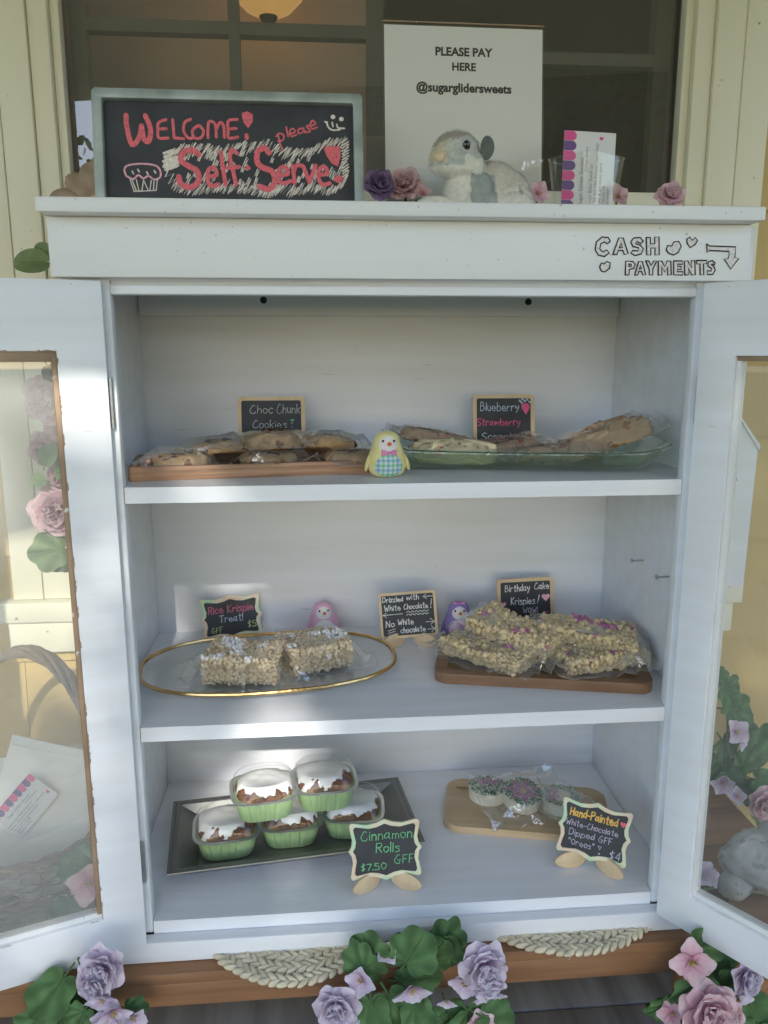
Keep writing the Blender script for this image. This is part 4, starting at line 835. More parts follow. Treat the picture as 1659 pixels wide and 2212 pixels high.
def chick(name, label, cat, loc, yaw, k, bodym, bellym, bow, facew):
    t = thing(name, label, cat, loc, (0, 0, yaw), 'small felt birds in the cabinet'); t.scale = (k, k, k)
    prof = [(0, 0), (.012, .0004), (.021, .004), (.0255, .012), (.0265, .020), (.0245, .030), (.0205, .040), (.0180, .047), (.0165, .053), (.0125, .0585), (.006, .0612), (0, .0618)]
    pr = smoothcurve(prof, 4)
    def rad(z):
        for a, b_ in zip(pr, pr[1:]):
            if a[1] <= z <= b_[1]: return a[0]+(b_[0]-a[0])*(z-a[1])/max(b_[1]-a[1], 1e-9)
        return pr[-1][0]
    b = MB(); b.lathe([(max(r, 0), z) for r, z in pr], 36, sy=.85, caps=False); b.build('body', MATS[bodym], t)
    def patch(cz, hw, hh, lift, m, nm, n=28):
        def fn(u, v):
            a = 2*math.pi*u; q = v; x = hw*q*math.cos(a)*(1-.18*math.sin(a)); z = cz+hh*q*math.sin(a); r = rad(max(.0005, min(.0615, z))); x = max(-r*.98, min(r*.98, x)); l = lift*(1-q**6)
            return (x, -.85*math.sqrt(max(r*r-x*x, 0))-l, z)
        b = MB(); b.grid(fn, n, 8); b.build(nm, MATS[m], t)
    patch(.0175, .0185, .0172, .0011, bellym, 'belly'); patch(.046, .0125, .0105, .0009, facew, 'face')
    for s in (-1, 1):
        b = MB(); b.ell((0, 0, 0), (.0032, .0070, .0125), 12, 8, rot=Euler((R(-8), R(-s*16), R(s*10))).to_matrix()); b.build('wing', MATS[bodym], t, Matrix.Translation((s*.0262, -.002, .0195)))
        x = s*.0074; r = rad(.0495); b = MB(); b.ell((x, -.85*math.sqrt(r*r-x*x)-.0008, .0495), .0018, 10, 6); b.build('eye', MATS['bead_black'], t)
    r = rad(.0455); b = MB(); b.lathe([(.0028, 0), (.0024, .002), (.0012, .0042), (0, .0052)], 10, Matrix.Translation((.001, -.85*r-.0002, .0458)) @ Euler((R(108), 0, 0)).to_matrix().to_4x4(), sx=1.15); b.build('beak', MATS['beak_orange'], t)
    if bow:
        z, y = (.0345, -.85*rad(.0345)-.0012) if bow == 1 else (.0595, -.006)
        b = MB()
        for s in (-1, 1): b.loft([[(s*.001, y-.001, z-.0012), (s*.001, y+.0012, z-.0012), (s*.001, y+.0012, z+.0012), (s*.001, y-.001, z+.0012)], [(s*.005, y-.0022, z-.0034), (s*.005, y+.0012, z-.0034), (s*.005, y+.0012, z+.0034), (s*.005, y-.0022, z+.0034)], [(s*.0102, y-.0002, z-.0040), (s*.0102, y+.0022, z-.0040), (s*.0102, y+.0022, z+.0038), (s*.0102, y-.0002, z+.0038)]])
        b.ell((0, y-.0008, z), (.0017, .0017, .0022), 8, 6); b.build('bow', MATS['bow_pink'], t, bevel=.0004)
    return t
p = at(838, 1033, z=S1); chick('felt_chick', 'little yellow felt chick with a gingham belly and pink bow on the upper shelf edge', 'toy bird', (p.x, p.y+.017, S1), R(4), 1.0, 'felt_yellow', 'gingham', 1, 'felt_white')
chick('felt_bird', 'pale pink felt bird with orange beak peeping over the right rice treat', 'toy bird', (-.112, .352, S2), R(8), 1.0, 'felt_pink', 'felt_white', 0, 'felt_white')
chick('felt_bird', 'purple felt bird with a pink bow on its head behind the bagged bars', 'toy bird', (.125, .328, S2), R(-4), 1.02, 'felt_purple', 'flower_cloth', 2, 'felt_white')
# --- plush animal on the top board
def plush():
    t = thing('plush_animal', 'grey and white plush animal with a cream nose lying in front of the pay sign', 'plush toy', (at(1023, 430, y=.08).x, .08, TOP), (0, 0, R(0))); t.scale = (.88, .95, .93)
    b = MB()
    def e(c, r, rot=None): b.ell(c, r, 20, 13, rot=rot)
    e((-.027, 0, .0795), (.0350, .030, .0290)); e((-.047, -.008, .0690), (.0205, .020, .0185)); e((-.053, -.011, .0650), (.0150, .016, .0140)); e((-.012, -.004, .0650), (.026, .028, .0215)); e((-.032, -.010, .0590), (.0255, .022, .0135))   # head, muzzle, cheeks
    e((-.018, .002, .032), (.0245, .027, .034)); e((.004, .010, .038), (.030, .030, .034)); e((.030, .014, .0375), (.042, .034, .0372)); e((.056, .014, .031), (.030, .032, .031)); e((.068, .012, .020), (.024, .026, .0205))
    e((-.055, -.014, .0115), (.032, .013, .0115), Matrix.Rotation(R(6), 3, 'Z')); e((.006, -.020, .028), (.0195, .014, .027), Matrix.Rotation(R(-16), 3, 'Y')); e((.024, -.026, .0125), (.042, .013, .0125)); e((.058, -.020, .014), (.024, .014, .014))
    me = b.mesh('body', MATS['plush_fur']); o = place('body', me)
    md = o.modifiers.new('m', 'REMESH'); md.mode = 'VOXEL'; md.voxel_size = .0022; sm = o.modifiers.new('s', 'SMOOTH'); sm.factor = .6; sm.iterations = 6
    dg = bpy.context.evaluated_depsgraph_get(); ev = bpy.data.meshes.new_from_object(o.evaluated_get(dg)); bpy.data.objects.remove(o)
    zmin = min(v.co.z for v in ev.vertices)
    W, G, T, D = Vector((.74, .71, .62)), Vector((.40, .42, .39)), Vector((.45, .40, .30)), Vector((.24, .27, .26))
    def colour(p):
        n = nz(p, 60, 2)*.005+nz(p, 200, 3)*.003; x, y, z = p.x, p.y, p.z; c = W
        if z > .0595+(.006 if x > -.01 else 0) and x < .014-(.012 if z < .07 else 0):
            if z > .0985+n-.25*max(0, -.02-x): c = T.lerp(D, .15)
            elif x < -.046+n and z > .0645: c = Vector((.66, .57, .40))
            elif z > .0680+n*1.5: c = G.lerp(W, .38+.35*nz(p, 90, 8))
            elif x < -.020: c = G.lerp(W, .25)
        else:
            if x > .008 and z > .032+n: c = T.lerp(W, .55)
            if -.010 < x < .026 and -.01 < z-.018 < .034+n and y < .0: c = G.lerp(D, .25+nz(p, 120, 5)*.4)
            if x > .062 and z > .022 and nz(p, 40, 9) > .05: c = G
        return c*(1+nz(p, 240, 7)*.16)
    ev.materials.clear(); ev.materials.append(MATS['plush_fur'])
    a = ev.attributes.new('Col', 'FLOAT_COLOR', 'POINT'); a.data.foreach_set('color', [q for v in ev.vertices for q in (*colour(v.co), 1)])
    ev.polygons.foreach_set('use_smooth', [True]*len(ev.polygons)); ev.transform(Matrix.Translation((0, 0, -zmin))); body = place('body', ev, t)
    rnd = random.Random(4); f = MB(); vs = list(ev.vertices)
    for i in range(15000):
        v = rnd.choice(vs); n = v.normal
        if v.co.z < .004 and n.z < 0: continue
        p = v.co+Vector([rnd.uniform(-.0012, .0012) for _ in '...']); d = (n+Vector((.55, .1, -.5))*.8+Vector([rnd.uniform(-.35, .35) for _ in '...'])).normalized(); s = d.cross(n)
        if s.length < 1e-4: continue
        s.normalize(); l = rnd.uniform(.0022, .0044); f.col = tuple(colour(v.co-Vector((0, 0, -zmin)))*rnd.uniform(.85, 1.12)); w_ = s*.00028
        q = p-n*.0006; f.add([q-w_, q+w_, q+d*l*.6+n*.0003+w_*.6, q+d*l], [(0, 1, 2), (0, 2, 3)])
    f.build('fur', MATS['plush_fur'], t)
    b = MB(); b.ell((0, 0, 0), (.0064, .0026, .0080), 14, 8); b.build('eye', MATS['bead_black'], t, Matrix.Translation((-.0175, -.0275, .0850)) @ Euler((R(14), 0, R(8))).to_matrix().to_4x4() @ Matrix.Scale(.92, 4))
    b = MB(); b.ell((0, 0, 0), (.0080, .005, .0064), 14, 8); b.build('nose', MATS['nose_cream'], t, Matrix.Translation((-.0550, -.0265, .0715)) @ Euler((0, 0, R(-20))).to_matrix().to_4x4())
    for x, y, z, rz in ((.0140, -.014, .0862, 12),):
        b = MB(); b.ell((0, 0, 0), (.0108, .0028, .0158), 18, 9)
        for i, q in enumerate(b.v): b.v[i] = q+Vector((0, (q.x/.0108)**2*-.0035-(q.z/.017)**2*.001, 0))
        b.build('ear', MATS['ear_grey'], t, Matrix.Translation((x, y, z)) @ Euler((0, R(8), R(rz))).to_matrix().to_4x4())
plush()
# --- clear cup with a promotional card
p = at(1260, 436, y=.12); cx = .2455
cupt = thing('plastic_cup', 'clear square plastic cup holding a scalloped pink card beside the plush animal', 'cup', (cx, .115, TOP), (0, 0, R(38)))
b = MB()
b.loft([sq(.030, .0004, 7), sq(.0385, .079, 7), sq(.0395, .0795, 7), sq(.0392, .0805, 7), sq(.0376, .0795, 7), sq(.029, .003, 7)], caps=True); b.build('cup_body', MATS['clear_plastic'], cupt)
b = MB(); b.tube([Vector(q) for q in sq(.0388, .0803, 7)], .0007, 6, closed=True); b.build('rim', MATS['acrylic'], cupt)
mat('card_white', (.72, .70, .68), .6); mat('card_pink', (.72, .10, .28), .6); mat('card_purple', (.17, .09, .24), .6); mat('print_grey', (.25, .22, .24), .7)
def card(label, loc, rot, w, h, lines, par_kw={}):
    t = thing('promo_card', label, 'card', loc, rot, 'promotional cards'); b = MB(); b.box(-w/2, w/2, -.0002, .0002, 0, h); pg = b.build('sheet', MATS['card_white'], t)
    n = 9; s = h/n
    for ci, m in ((0, 'card_pink'), (1, 'card_purple')):
        b = MB()
        for i in range(n):
            if i % 2 != ci: continue
            z0 = i*s; poly = [(-w/2, z0+s*.02), (-w/2, z0+s*.98)]+[(-w/2+w*.155+s*.5*math.cos(a), z0+s*.5+s*.48*math.sin(a)) for a in [math.pi/2-math.pi*j/10 for j in range(11)]]; b.prism(poly, -.0005-.0001*ci, -.00025)
        b.build('scallop', MATS[m], pg)
    b = MB()
    for txt, x, z0, ln, sz in lines:
        vs, fs = printed(txt, 1, .004, 'LEFT'); x1 = max(v.x for v in vs); k = min(ln*h/x1, sz*h*1.5)
        b.add([(-w/2+x*w-v.y*k, -.0004, z0*h+v.x*k) for v in vs], fs)
    b.build('lettering', MATS['print_grey'], pg, smooth=False)
    b = MB(); b.prism([(x+w*.22, z+h*.93) for x, z in heart(.006)], -.0005, -.00025); b.build('heart', MATS['card_pink'], pg)
LN = [('Sugar Glider Sweets', .40, .16, .55, .05), ('Cottage Bakery', .47, .55, .30, .03), ('Stop by our Bake Stand on', .58, .02, .62, .04), ('between 9th and 10th Avenue / open daily!', .67, .02, .86, .04), ('Pre order & get event alerts', .76, .06, .64, .035), ('Follow us on FB', .84, .06, .6, .035), ('Email to order!', .92, .06, .8, .035)]
card('white promotional card with pink and purple scalloped edge standing in the clear cup', (.2475, .112, TOP+.0032), (R(-3), R(1.5), R(2)), .071, .112, LN)
# ---------------------------------------------------------------- artificial flowers and the rest
mat('petal_lilac', (.62, .50, .62), .9, spec=.12, attr=True, nz=(70, .12), bump=(420, .35), trans=.25); mat('leaf_green', (.10, .19, .075), .8, spec=.2, attr=True, nz=(45, .3), bump=(330, .4), trans=.15); mat('leaf_olive', (.20, .27, .12), .6, attr=True, nz=(25, .25), bump=(40, .3), trans=.15); mat('leaf_dark', (.035, .06, .03), .6, attr=True, nz=(25, .3), bump=(40, .3)); mat('stem_green', (.10, .16, .07), .7); mat('stamen', (.50, .40, .16), .8)
def petal(b, L, W, cup, curl, M, ruf=0, seed=0, c0=(.6, .3, .45), c1=(.7, .58, .66), tip=0.):
    """one petal from the origin along +x; cup folds its sides up, curl bends its tip"""
    nu, nv = 7, 8; vs = []; o = len(b.v)
    for i in range(nu+1):
        u = i/nu; wd = W*.56*math.sin(math.pi*(.05+.72*u))**.7*(1-.2*tip*u)
        for j in range(nv+1):
            v = (j/nv-.5)*2; x = L*u-.34*L*v*v*u**4-.02*L*math.cos(v*7+seed)*u**4; z = cup*W*v*v*.5+L*curl*u*u+ruf*L*.06*math.sin(v*5+seed)*u; q = M @ Vector((x, v*wd, z)); b.v.append(q)
            t = min(1, u*1.15); k = 1+.05*math.sin(v*9+seed); b.c.append(tuple((c0[n]*(1-t)+c1[n]*t)*k for n in range(3)))
    for i in range(nu):
        for j in range(nv): a = o+i*(nv+1)+j; b.f.append([a, a+nv+1, a+nv+2, a+1]); b.mi.append(b.m)
def fl_frame(az, el, r=0, z=0): return Matrix.Rotation(az, 4, 'Z') @ Matrix.Translation((r, 0, z)) @ Matrix.Rotation(-el, 4, 'Y')
def rose_mesh(seed, c0, c1, R_=.03):
    """double rose facing +z, radius about R_"""
    rnd = random.Random(seed); b = MB()
    for n, L, W, el, cup, curl, r, z in ((6, 1.0, 1.05, 8, .25, -.06, .0, 0), (6, .85, .95, 32, .4, -.05, .02, .05), (5, .66, .8, 55, .6, .0, .03, .12), (4, .48, .62, 72, .8, .10, .03, .2), (3, .36, .5, 84, 1.0, .2, .02, .26)):
        a0 = rnd.uniform(0, 6)
        for i in range(n): petal(b, L*R_*rnd.uniform(.9, 1.1), W*R_, cup, curl+rnd.uniform(-.08, .08), fl_frame(a0+2*math.pi*i/n+rnd.uniform(-.15, .15), R(el+rnd.uniform(-8, 8)), r*R_, z*R_), 1, rnd.uniform(0, 9), c0, c1)
    b.col = c0; b.ell((0, 0, .3*R_), (.16*R_, .16*R_, .3*R_), 10, 7); return b.mesh('rose', MATS['petal_lilac'], angle=80)
def blossom_mesh(seed, c0, c1, R_=.024, n=5, el=18):
    rnd = random.Random(seed); b = MB(); a0 = rnd.uniform(0, 6)
    for i in range(n): petal(b, R_*rnd.uniform(.92, 1.1), R_*.85, .35, rnd.uniform(-.05, .15), fl_frame(a0+2*math.pi*i/n, R(el+rnd.uniform(-10, 10))), .6, rnd.uniform(0, 9), c0, c1, .5)
    b.m = 1
    for i in range(14):
        a = rnd.uniform(0, 6.28); q = R_*rnd.uniform(.03, .2); b.tube([(0, 0, 0), (q*math.cos(a), q*math.sin(a), R_*rnd.uniform(.22, .42))], R_*.025, 5)
    return b.mesh('blossom', [MATS['petal_lilac'], MATS['stamen']], angle=80)
def leaf_mesh(seed, L=.05, W=.042, lobes=7, m='leaf_green'):
    """scalloped leaf lying along +x, folded a little along its midrib"""
    rnd = random.Random(seed); b = MB(); n = 57; mid = [(L*u, 0, .0) for u in [i/8 for i in range(9)]]; rings = []
    out = []
    for i in range(n):
        t = i/(n-1)*2-1; a = t*math.pi*.93; env = (1-.28*abs(t)**2); rr = env*(.97+.20*abs(math.sin((t+1)*lobes*math.pi/2))-.06)
        x = L*.42+L*.55*rr*math.cos(a); y = W*.58*rr*math.sin(a); out.append((x, y))
    base = {'leaf_green': (.095, .18, .07), 'leaf_olive': (.20, .27, .12), 'leaf_dark': (.035, .06, .03)}[m]; o = Vector((L*.18, 0, 0)); nr = 6; vs = []
    for k in range(nr+1):
        f = k/nr
        for i, (x, y) in enumerate(out):
            t = i/(n-1)*2-1; px = o.x+(x-o.x)*f; py = y*f; rad = math.hypot(px-o.x, py)/L
            vc = 1+.30*math.cos((t+1)*lobes*math.pi)*f*(1 if lobes > 1 else .2)+(.25 if abs(t) < .03 or abs(py) < .0012 else 0)+.12*nz((px, py, seed), 90); b.c.append(tuple(q*vc for q in base)); vs.append((px, py, abs(py)*.35-.9*rad*rad*L*.35+.0016*math.sin((t+1)*lobes*math.pi)*f))
    b.v += [Vector(q) for q in vs]; vs = []; cs = b.c; b.c = []; b.v, bv = [], b.v; b.col = base; b.add(bv, [(k*n+i, k*n+i+1, (k+1)*n+i+1, (k+1)*n+i) for k in range(nr) for i in range(n-1)]); b.c = cs
    b.tube([(-.12*L, 0, -.002), (L*.2, 0, 0), (L*.6, 0, -.02*L), (L*.9, 0, -.12*L)], [.0013, .0012, .0008, .0004], 6)
    return b.mesh('leaf', MATS[m], angle=70)
LIL0, LIL1 = (.60, .42, .58), (.74, .67, .76); PK0, PK1 = (.68, .32, .42), (.80, .60, .62); PUR0, PUR1 = (.13, .07, .16), (.26, .18, .30)
MESH = {'rose_l': rose_mesh(1, LIL0, LIL1), 'rose_l2': rose_mesh(2, LIL0, LIL1), 'rose_p': rose_mesh(3, PK0, PK1), 'rose_p2': rose_mesh(4, PK0, PK1), 'rose_u': rose_mesh(5, PUR0, PUR1),
        'blo_l': blossom_mesh(6, LIL0, LIL1), 'blo_l2': blossom_mesh(7, LIL0, LIL1, n=4, el=30), 'blo_p': blossom_mesh(8, PK0, PK1, n=4), 'blo_p2': blossom_mesh(9, PK0, PK1),
        'leaf1': leaf_mesh(1), 'leaf2': leaf_mesh(2, .06, .04, 5), 'leaf3': leaf_mesh(3, .045, .046, 6), 'leaf_o': leaf_mesh(4, .05, .045, 5, 'leaf_olive'), 'leaf_o2': leaf_mesh(6, .045, .03, 1, 'leaf_olive'), 'leaf_d': leaf_mesh(5, .05, .032, 1, 'leaf_dark')}
NAM = {'r': 'rose', 'b': 'blossom', 'l': 'leaf'}
def facing(p, d, roll, k):
    """put a flower (+z out) at p looking along d"""
    q = Vector(d).normalized().to_track_quat('Z', 'Y').to_matrix().to_4x4(); return Matrix.Translation(p) @ q @ Matrix.Rotation(roll, 4, 'Z') @ Matrix.Scale(k*.92, 4)
def leafM(p, along, nrm, k):
    x = Vector(along).normalized(); z = Vector(nrm); z = (z-x*z.dot(x)).normalized(); y = z.cross(x); return Matrix.Translation(p) @ Matrix(((x.x, y.x, z.x, 0), (x.y, y.y, z.y, 0), (x.z, y.z, z.z, 0), (0, 0, 0, 1))) @ Matrix.Scale(k, 4)
def garland(label, base, items, y, stem=None, cat='flower garland', name='flower_garland', group='artificial flower garlands'):
    t = thing(name, label, cat, base, group=group); B = Vector(base); rnd = random.Random(len(label))
    for it in items:
        kind, px, py, ang, k = it[:5]; dy = it[5] if len(it) > 5 else 0; p = at(px, py, y=y+dy)-B; nm = NAM[kind[0]]; a = R(ang)
        if nm == 'leaf': M = leafM(p, (math.cos(a), rnd.uniform(-.35, .1), math.sin(a)), (rnd.uniform(-.3, .3), -1, rnd.uniform(.1, .7)), k)
        else: M = facing(p, it[6] if len(it) > 6 else (math.sin(a)*.8, -1, .25+.4*math.cos(a)), rnd.uniform(0, 6), k)
        place(nm, MESH[kind], t, M)
    if stem:
        b = MB(); b.tube(smoothcurve([tuple(at(px, py, y=y+dy)-B) for px, py, dy in stem], 6), .0022, 6); b.build('stem', MATS['stem_green'], t)
    return t
garland('artificial roses hanging down the left side of the cabinet behind the door glass', (-.47, .2, .45), [
    ('leaf_d', 100, 786, -60, .75), ('leaf_d', 118, 820, -120, .5), ('rose_p', 112, 862, -30, 1.55, 0, (-.3, -1, .1)), ('rose_p2', 140, 905, 10, 1.2, .03, (.2, -1, -.1)), ('rose_p', 110, 968, -20, 1.25, .02, (-.5, -1, -.3)), ('leaf_o2', 95, 1010, 70, .8, -.02), ('leaf_o2', 118, 1030, 40, .9, -.01), ('leaf_o2', 105, 1040, 170, .6, -.02),
    ('rose_p2', 128, 1040, 20, .9, .01, (.1, -1, .3)), ('rose_p', 122, 1108, 0, 1.5, 0, (.2, -1, .1)), ('rose_p2', 150, 1130, 0, 1.2, .03), ('leaf_o', 150, 1185, 185, 1.15, -.01), ('leaf_o', 160, 1215, 160, .8, .01), ('leaf_o2', 112, 568, 178, 1.1, .05), ('leaf_o2', 120, 560, 140, .7, .06)], .2, [(128, 555, .05), (135, 700, .03), (140, 900, .03), (150, 1215, .03)])
garland('lilac roses and leaves drooping over the bench below the left door', (-.40, -.05, -.05), [
    ('leaf2', 150, 2095, 230, 1.3), ('leaf2', 190, 2110, 250, 1.35, .01), ('leaf1', 115, 2125, 250, 1.0, .01), ('rose_l', 222, 2090, -10, 1.25, -.02, (-.1, -1, .15)), ('rose_l2', 205, 2120, -30, .95, -.03, (-.3, -1, -.1)), ('blo_l', 225, 2150, 20, 1.15, -.03, (0, -1, -.5)), ('leaf1', 190, 2170, 240, 1.1, -.02), ('leaf3', 205, 2180, 300, .9, -.02),
    ('blo_l2', 245, 2180, 20, 1.3, -.03, (.3, -1, -.4)), ('blo_l', 232, 2205, 0, 1.0, -.03), ('leaf3', 262, 2175, 330, .8, -.01), ('blo_l2', 285, 2196, 70, 1.0, -.02, (.6, -1, -.2)), ('blo_p', 98, 2112, -60, .9, .01), ('leaf2', 140, 2170, 260, 1.2), ('leaf3', 100, 2180, 240, 1.2)], -.05, [(170, 2070, 0), (190, 2130, .01), (230, 2190, 0)])
garland('lilac flowers with broad green leaves hanging in the middle of the bench edge', (-.0, -.045, -.05), [
    ('leaf3', 800, 2090, 100, 1.15), ('leaf1', 790, 2105, 110, 1.0, -.01), ('leaf1', 832, 2072, 40, 1.0, .01), ('leaf3', 870, 2090, 60, 1.35, -.01), ('leaf3', 905, 2075, 45, 1.2, .015), ('leaf1', 940, 2068, 60, 1.2, .02), ('leaf3', 950, 2080, 80, 1.1, .02), ('leaf2', 825, 2110, 130, .9, .01), ('leaf2', 850, 2120, 10, 1.1, .01), ('leaf3', 870, 2110, 330, 1.1, .02),
    ('blo_l2', 838, 2055, -20, .85, 0, (-.4, -1, .6)), ('blo_p', 865, 2052, 30, .55, .01), ('blo_l2', 782, 2115, -20, 1.1, -.02, (-.5, -1, .3)), ('rose_l', 728, 2172, -10, 1.2, -.03, (-.1, -1, .2)), ('rose_l2', 736, 2200, 10, 1.0, -.03), ('blo_l2', 748, 2150, 60, .7, -.01), ('leaf2', 800, 2140, 265, 1.4, -.02), ('leaf2', 830, 2135, 300, 1.4, -.02), ('leaf1', 770, 2170, 230, 1.1, -.02), ('leaf2', 890, 2150, 280, 1.2, -.01), ('leaf1', 925, 2170, 250, 1.2, -.01), ('leaf3', 1000, 2170, 300, 1.6, -.01), ('leaf3', 1030, 2190, 330, 1.3, -.02), ('leaf1', 960, 2160, 280, 1.4, 0),
    ('blo_l2', 890, 2130, 0, 1.35, -.03, (.1, -1, -.5)), ('rose_l', 1040, 2085, 0, 1.35, -.03, (.2, -1, .1)), ('rose_l2', 1050, 2110, 10, 1.15, -.03, (.1, -1, -.4)), ('blo_l2', 1005, 2120, -50, 1.1, -.02, (-.6, -1, -.1)), ('blo_l', 1052, 2140, 10, 1.25, -.02, (.1, -1, -.7)), ('blo_l2', 965, 2160, 0, .7, -.01, (-.2, -1, -.4)), ('blo_p2', 1040, 2212, 0, 1.1, -.02), ('leaf3', 960, 2200, 250, 1.3, -.01), ('leaf1', 850, 2190, 280, 1.4, -.01)], -.045, [(860, 2045, .02), (870, 2110, .01), (900, 2190, 0), (1020, 2150, .01)])
garland('pink flowers and leaves at the right end of the bench below the right door', (.43, -.06, -.06), [
    ('leaf1', 1480, 2060, 20, 1.3), ('leaf3', 1490, 2075, 340, 1.3, .01), ('leaf1', 1530, 2080, 330, 1.2, .01), ('leaf3', 1545, 2100, 300, 1.2, .01), ('blo_p', 1494, 2076, -15, 1.45, -.03, (-.25, -1, .35)), ('leaf3', 1500, 2105, 280, 1.5, -.02), ('leaf1', 1490, 2140, 290, 1.3, -.02), ('leaf2', 1540, 2110, 320, 1.3, -.01), ('leaf1', 1465, 2150, 230, 1.2, -.01), ('leaf3', 1450, 2160, 240, 1.0),
    ('rose_p', 1525, 2185, 0, 1.7, -.04, (0, -1, .35)), ('rose_p2', 1560, 2190, 30, 1.2, -.03, (.3, -1, .2)), ('blo_p2', 1452, 2190, -30, 1.0, -.02), ('rose_l2', 1605, 2110, 40, 1.1, -.02, (.5, -1, .2)), ('blo_l', 1590, 2150, 30, 1.15, -.02, (.3, -1, -.3)), ('leaf2', 1620, 2140, 270, 1.6), ('leaf2', 1640, 2160, 290, 1.7, .01), ('leaf1', 1600, 2190, 300, 1.5, .01), ('leaf3', 1640, 2200, 250, 1.4)], -.06, [(1470, 2040, .03), (1510, 2110, .01), (1560, 2190, 0)])
garland('trailing leaves with small lilac flowers on the wall behind the right door glass', (.60, .33, .2), [
    ('leaf1', 1548, 1440, 280, .8), ('leaf3', 1552, 1480, 330, 1.2), ('leaf3', 1572, 1500, 290, 1.0), ('leaf1', 1560, 1530, 350, 1.5), ('leaf1', 1580, 1555, 320, 1.2, .01), ('blo_l2', 1588, 1580, 20, 1.3, -.03, (.2, -1, .4)), ('blo_l2', 1600, 1600, 60, .9, -.03, (.5, -1, -.1)), ('leaf3', 1555, 1590, 300, 1.3, .01), ('leaf1', 1575, 1630, 260, 1.4, .01), ('leaf2', 1612, 1650, 70, 1.4, -.02), ('leaf2', 1600, 1665, 80, 1.0, -.02), ('leaf2', 1620, 1680, 345, 1.3, -.02),
    ('leaf3', 1560, 1660, 300, 1.2), ('leaf1', 1590, 1690, 320, 1.1), ('blo_l', 1560, 1690, -30, 1.1, -.03, (-.2, -1, -.2)), ('blo_l2', 1590, 1720, 0, .9, -.03), ('leaf1', 1610, 1710, 330, 1.3), ('leaf2', 1625, 1735, 310, 1.1), ('rose_p', 1652, 1735, 20, 1.25, -.05, (-.2, -1, .2)), ('leaf1', 1650, 1780, 290, 1.0), ('blo_p', 1640, 1760, 0, .8, -.04), ('leaf3', 1545, 1620, 200, 1.0)], .33, [(1550, 1430, 0), (1570, 1540, 0), (1580, 1650, 0), (1650, 1760, 0)])
garland('green leaves with one pale pink flower beside the wicker basket on the bench', (-.45, .02, .02), [
    ('leaf3', 205, 1880, 160, 1.1, .02), ('leaf1', 225, 1870, 140, 1.0, .02), ('leaf3', 190, 1960, 200, 1.2, .02), ('leaf1', 200, 1990, 210, 1.1, .02), ('blo_p', 192, 1905, 0, 1.4, -.01, (0, -1, .3))], .03, [(230, 1860, .01), (205, 1930, .02), (195, 2000, .02)])
garland('lilac sprigs lying on the bench below the right door glass', (.47, .02, .02), [('blo_l2', 1510, 1885, 0, 1.2, 0, (-.1, -1, .6)), ('blo_l2', 1535, 1895, 70, .8, 0, (.7, -1, .2)), ('leaf3', 1590, 1880, 300, 1.6, .01), ('leaf1', 1620, 1900, 290, 1.4, .01), ('leaf2', 1600, 1910, 200, 1.2, .02)], .06, [(1500, 1930, -.01), (1560, 1915, 0), (1640, 1930, 0)])
# flowers lying on the top board
def topflower(label, kind, px, py, k, y, d, extra=()):
    p = at(px, py, y=y); p.z = max(p.z, TOP+.012*k); t = thing('artificial_flower', label, 'artificial flower', (p.x, y, TOP), group='loose flowers on the top board'); o = Vector((p.x, y, TOP))
    place(NAM[kind[0]], MESH[kind], t, facing(p-o, d, .7, k))
    for kk, dx, dz, ang, sc, dy in extra:
        q = Vector((dx, dy, dz))
        place(NAM[kk[0]], MESH[kk], t, leafM(q, (math.cos(R(ang)), -.1, math.sin(R(ang))), (.1, -1, .4), sc) if kk[0] == 'l' else facing(q, (.2, -1, .5), 2, sc))
    b = MB(); b.tube([tuple(p-o), (.004, .012, .006), (.02, .03, .0022)], .0018, 6); b.build('stem', MATS['stem_green'], t)
topflower('dark purple rose beside the right edge of the welcome board', 'rose_u', 818, 402, .86, .09, (.2, -1, .35))
topflower('pale pink rose with a dark green leaf between the purple rose and the plush animal', 'rose_p', 874, 402, .95, .125, (-.2, -1, .5), [('leaf_d', .004, .018, -25, .95, -.03), ('blo_p', .022, .034, 0, .6, -.012)])
topflower('pink petalled flower just right of the plush animal', 'blo_p2', 1160, 418, .8, .09, (.2, -1, .2))
topflower('dusky pink blossom behind the clear cup', 'blo_p', 1332, 425, .85, .15, (.3, -1, .3))
topflower('small pink rose alone at the right end of the top board', 'rose_p2', 1447, 424, .75, .1, (-.1, -1, .4))
# shell
mat('shell', (.40, .29, .20), .6, nz=(18, .35), bump=(60, .5), specks=(30, .56, (.66, .54, .44)))
sh = thing('seashell', 'brown and cream conch shell lying left of the welcome board', 'seashell', (-.402, .135, TOP)); sh.scale = (1.35, 1.2, 1.35); b = MB(); rings = []
for i in range(33):
    f = i/32; r_ = .0255*(1-f)**.75*(1+.10*math.sin(f*30))*(.72+.28*min(1, f*6))+.001
    rings.append([(r_*math.cos(a)*(1+.20*max(0, math.sin(a*4.5+f*20))**3*(1-f)), r_*math.sin(a)*(1+.20*max(0, math.sin(a*4.5+f*20))**3*(1-f)), -.018+.078*f) for a in [2*math.pi*j/36 for j in range(36)]])
b.loft(rings, M=Matrix.Rotation(R(38), 4, 'Y') @ Matrix.Rotation(R(20), 4, 'X')); b.ell((-.012, -.006, -.012), (.026, .020, .014), 20, 10, rot=Matrix.Rotation(R(20), 3, 'Y')); zmin = min(p.z for p in b.v)
b.v = [Vector((p.x+.0015*nz(p, 120, 2), p.y+.0015*nz(p, 120, 5), max(0, p.z-zmin-.006))) for p in b.v]
b.build('body', MATS['shell'], sh)
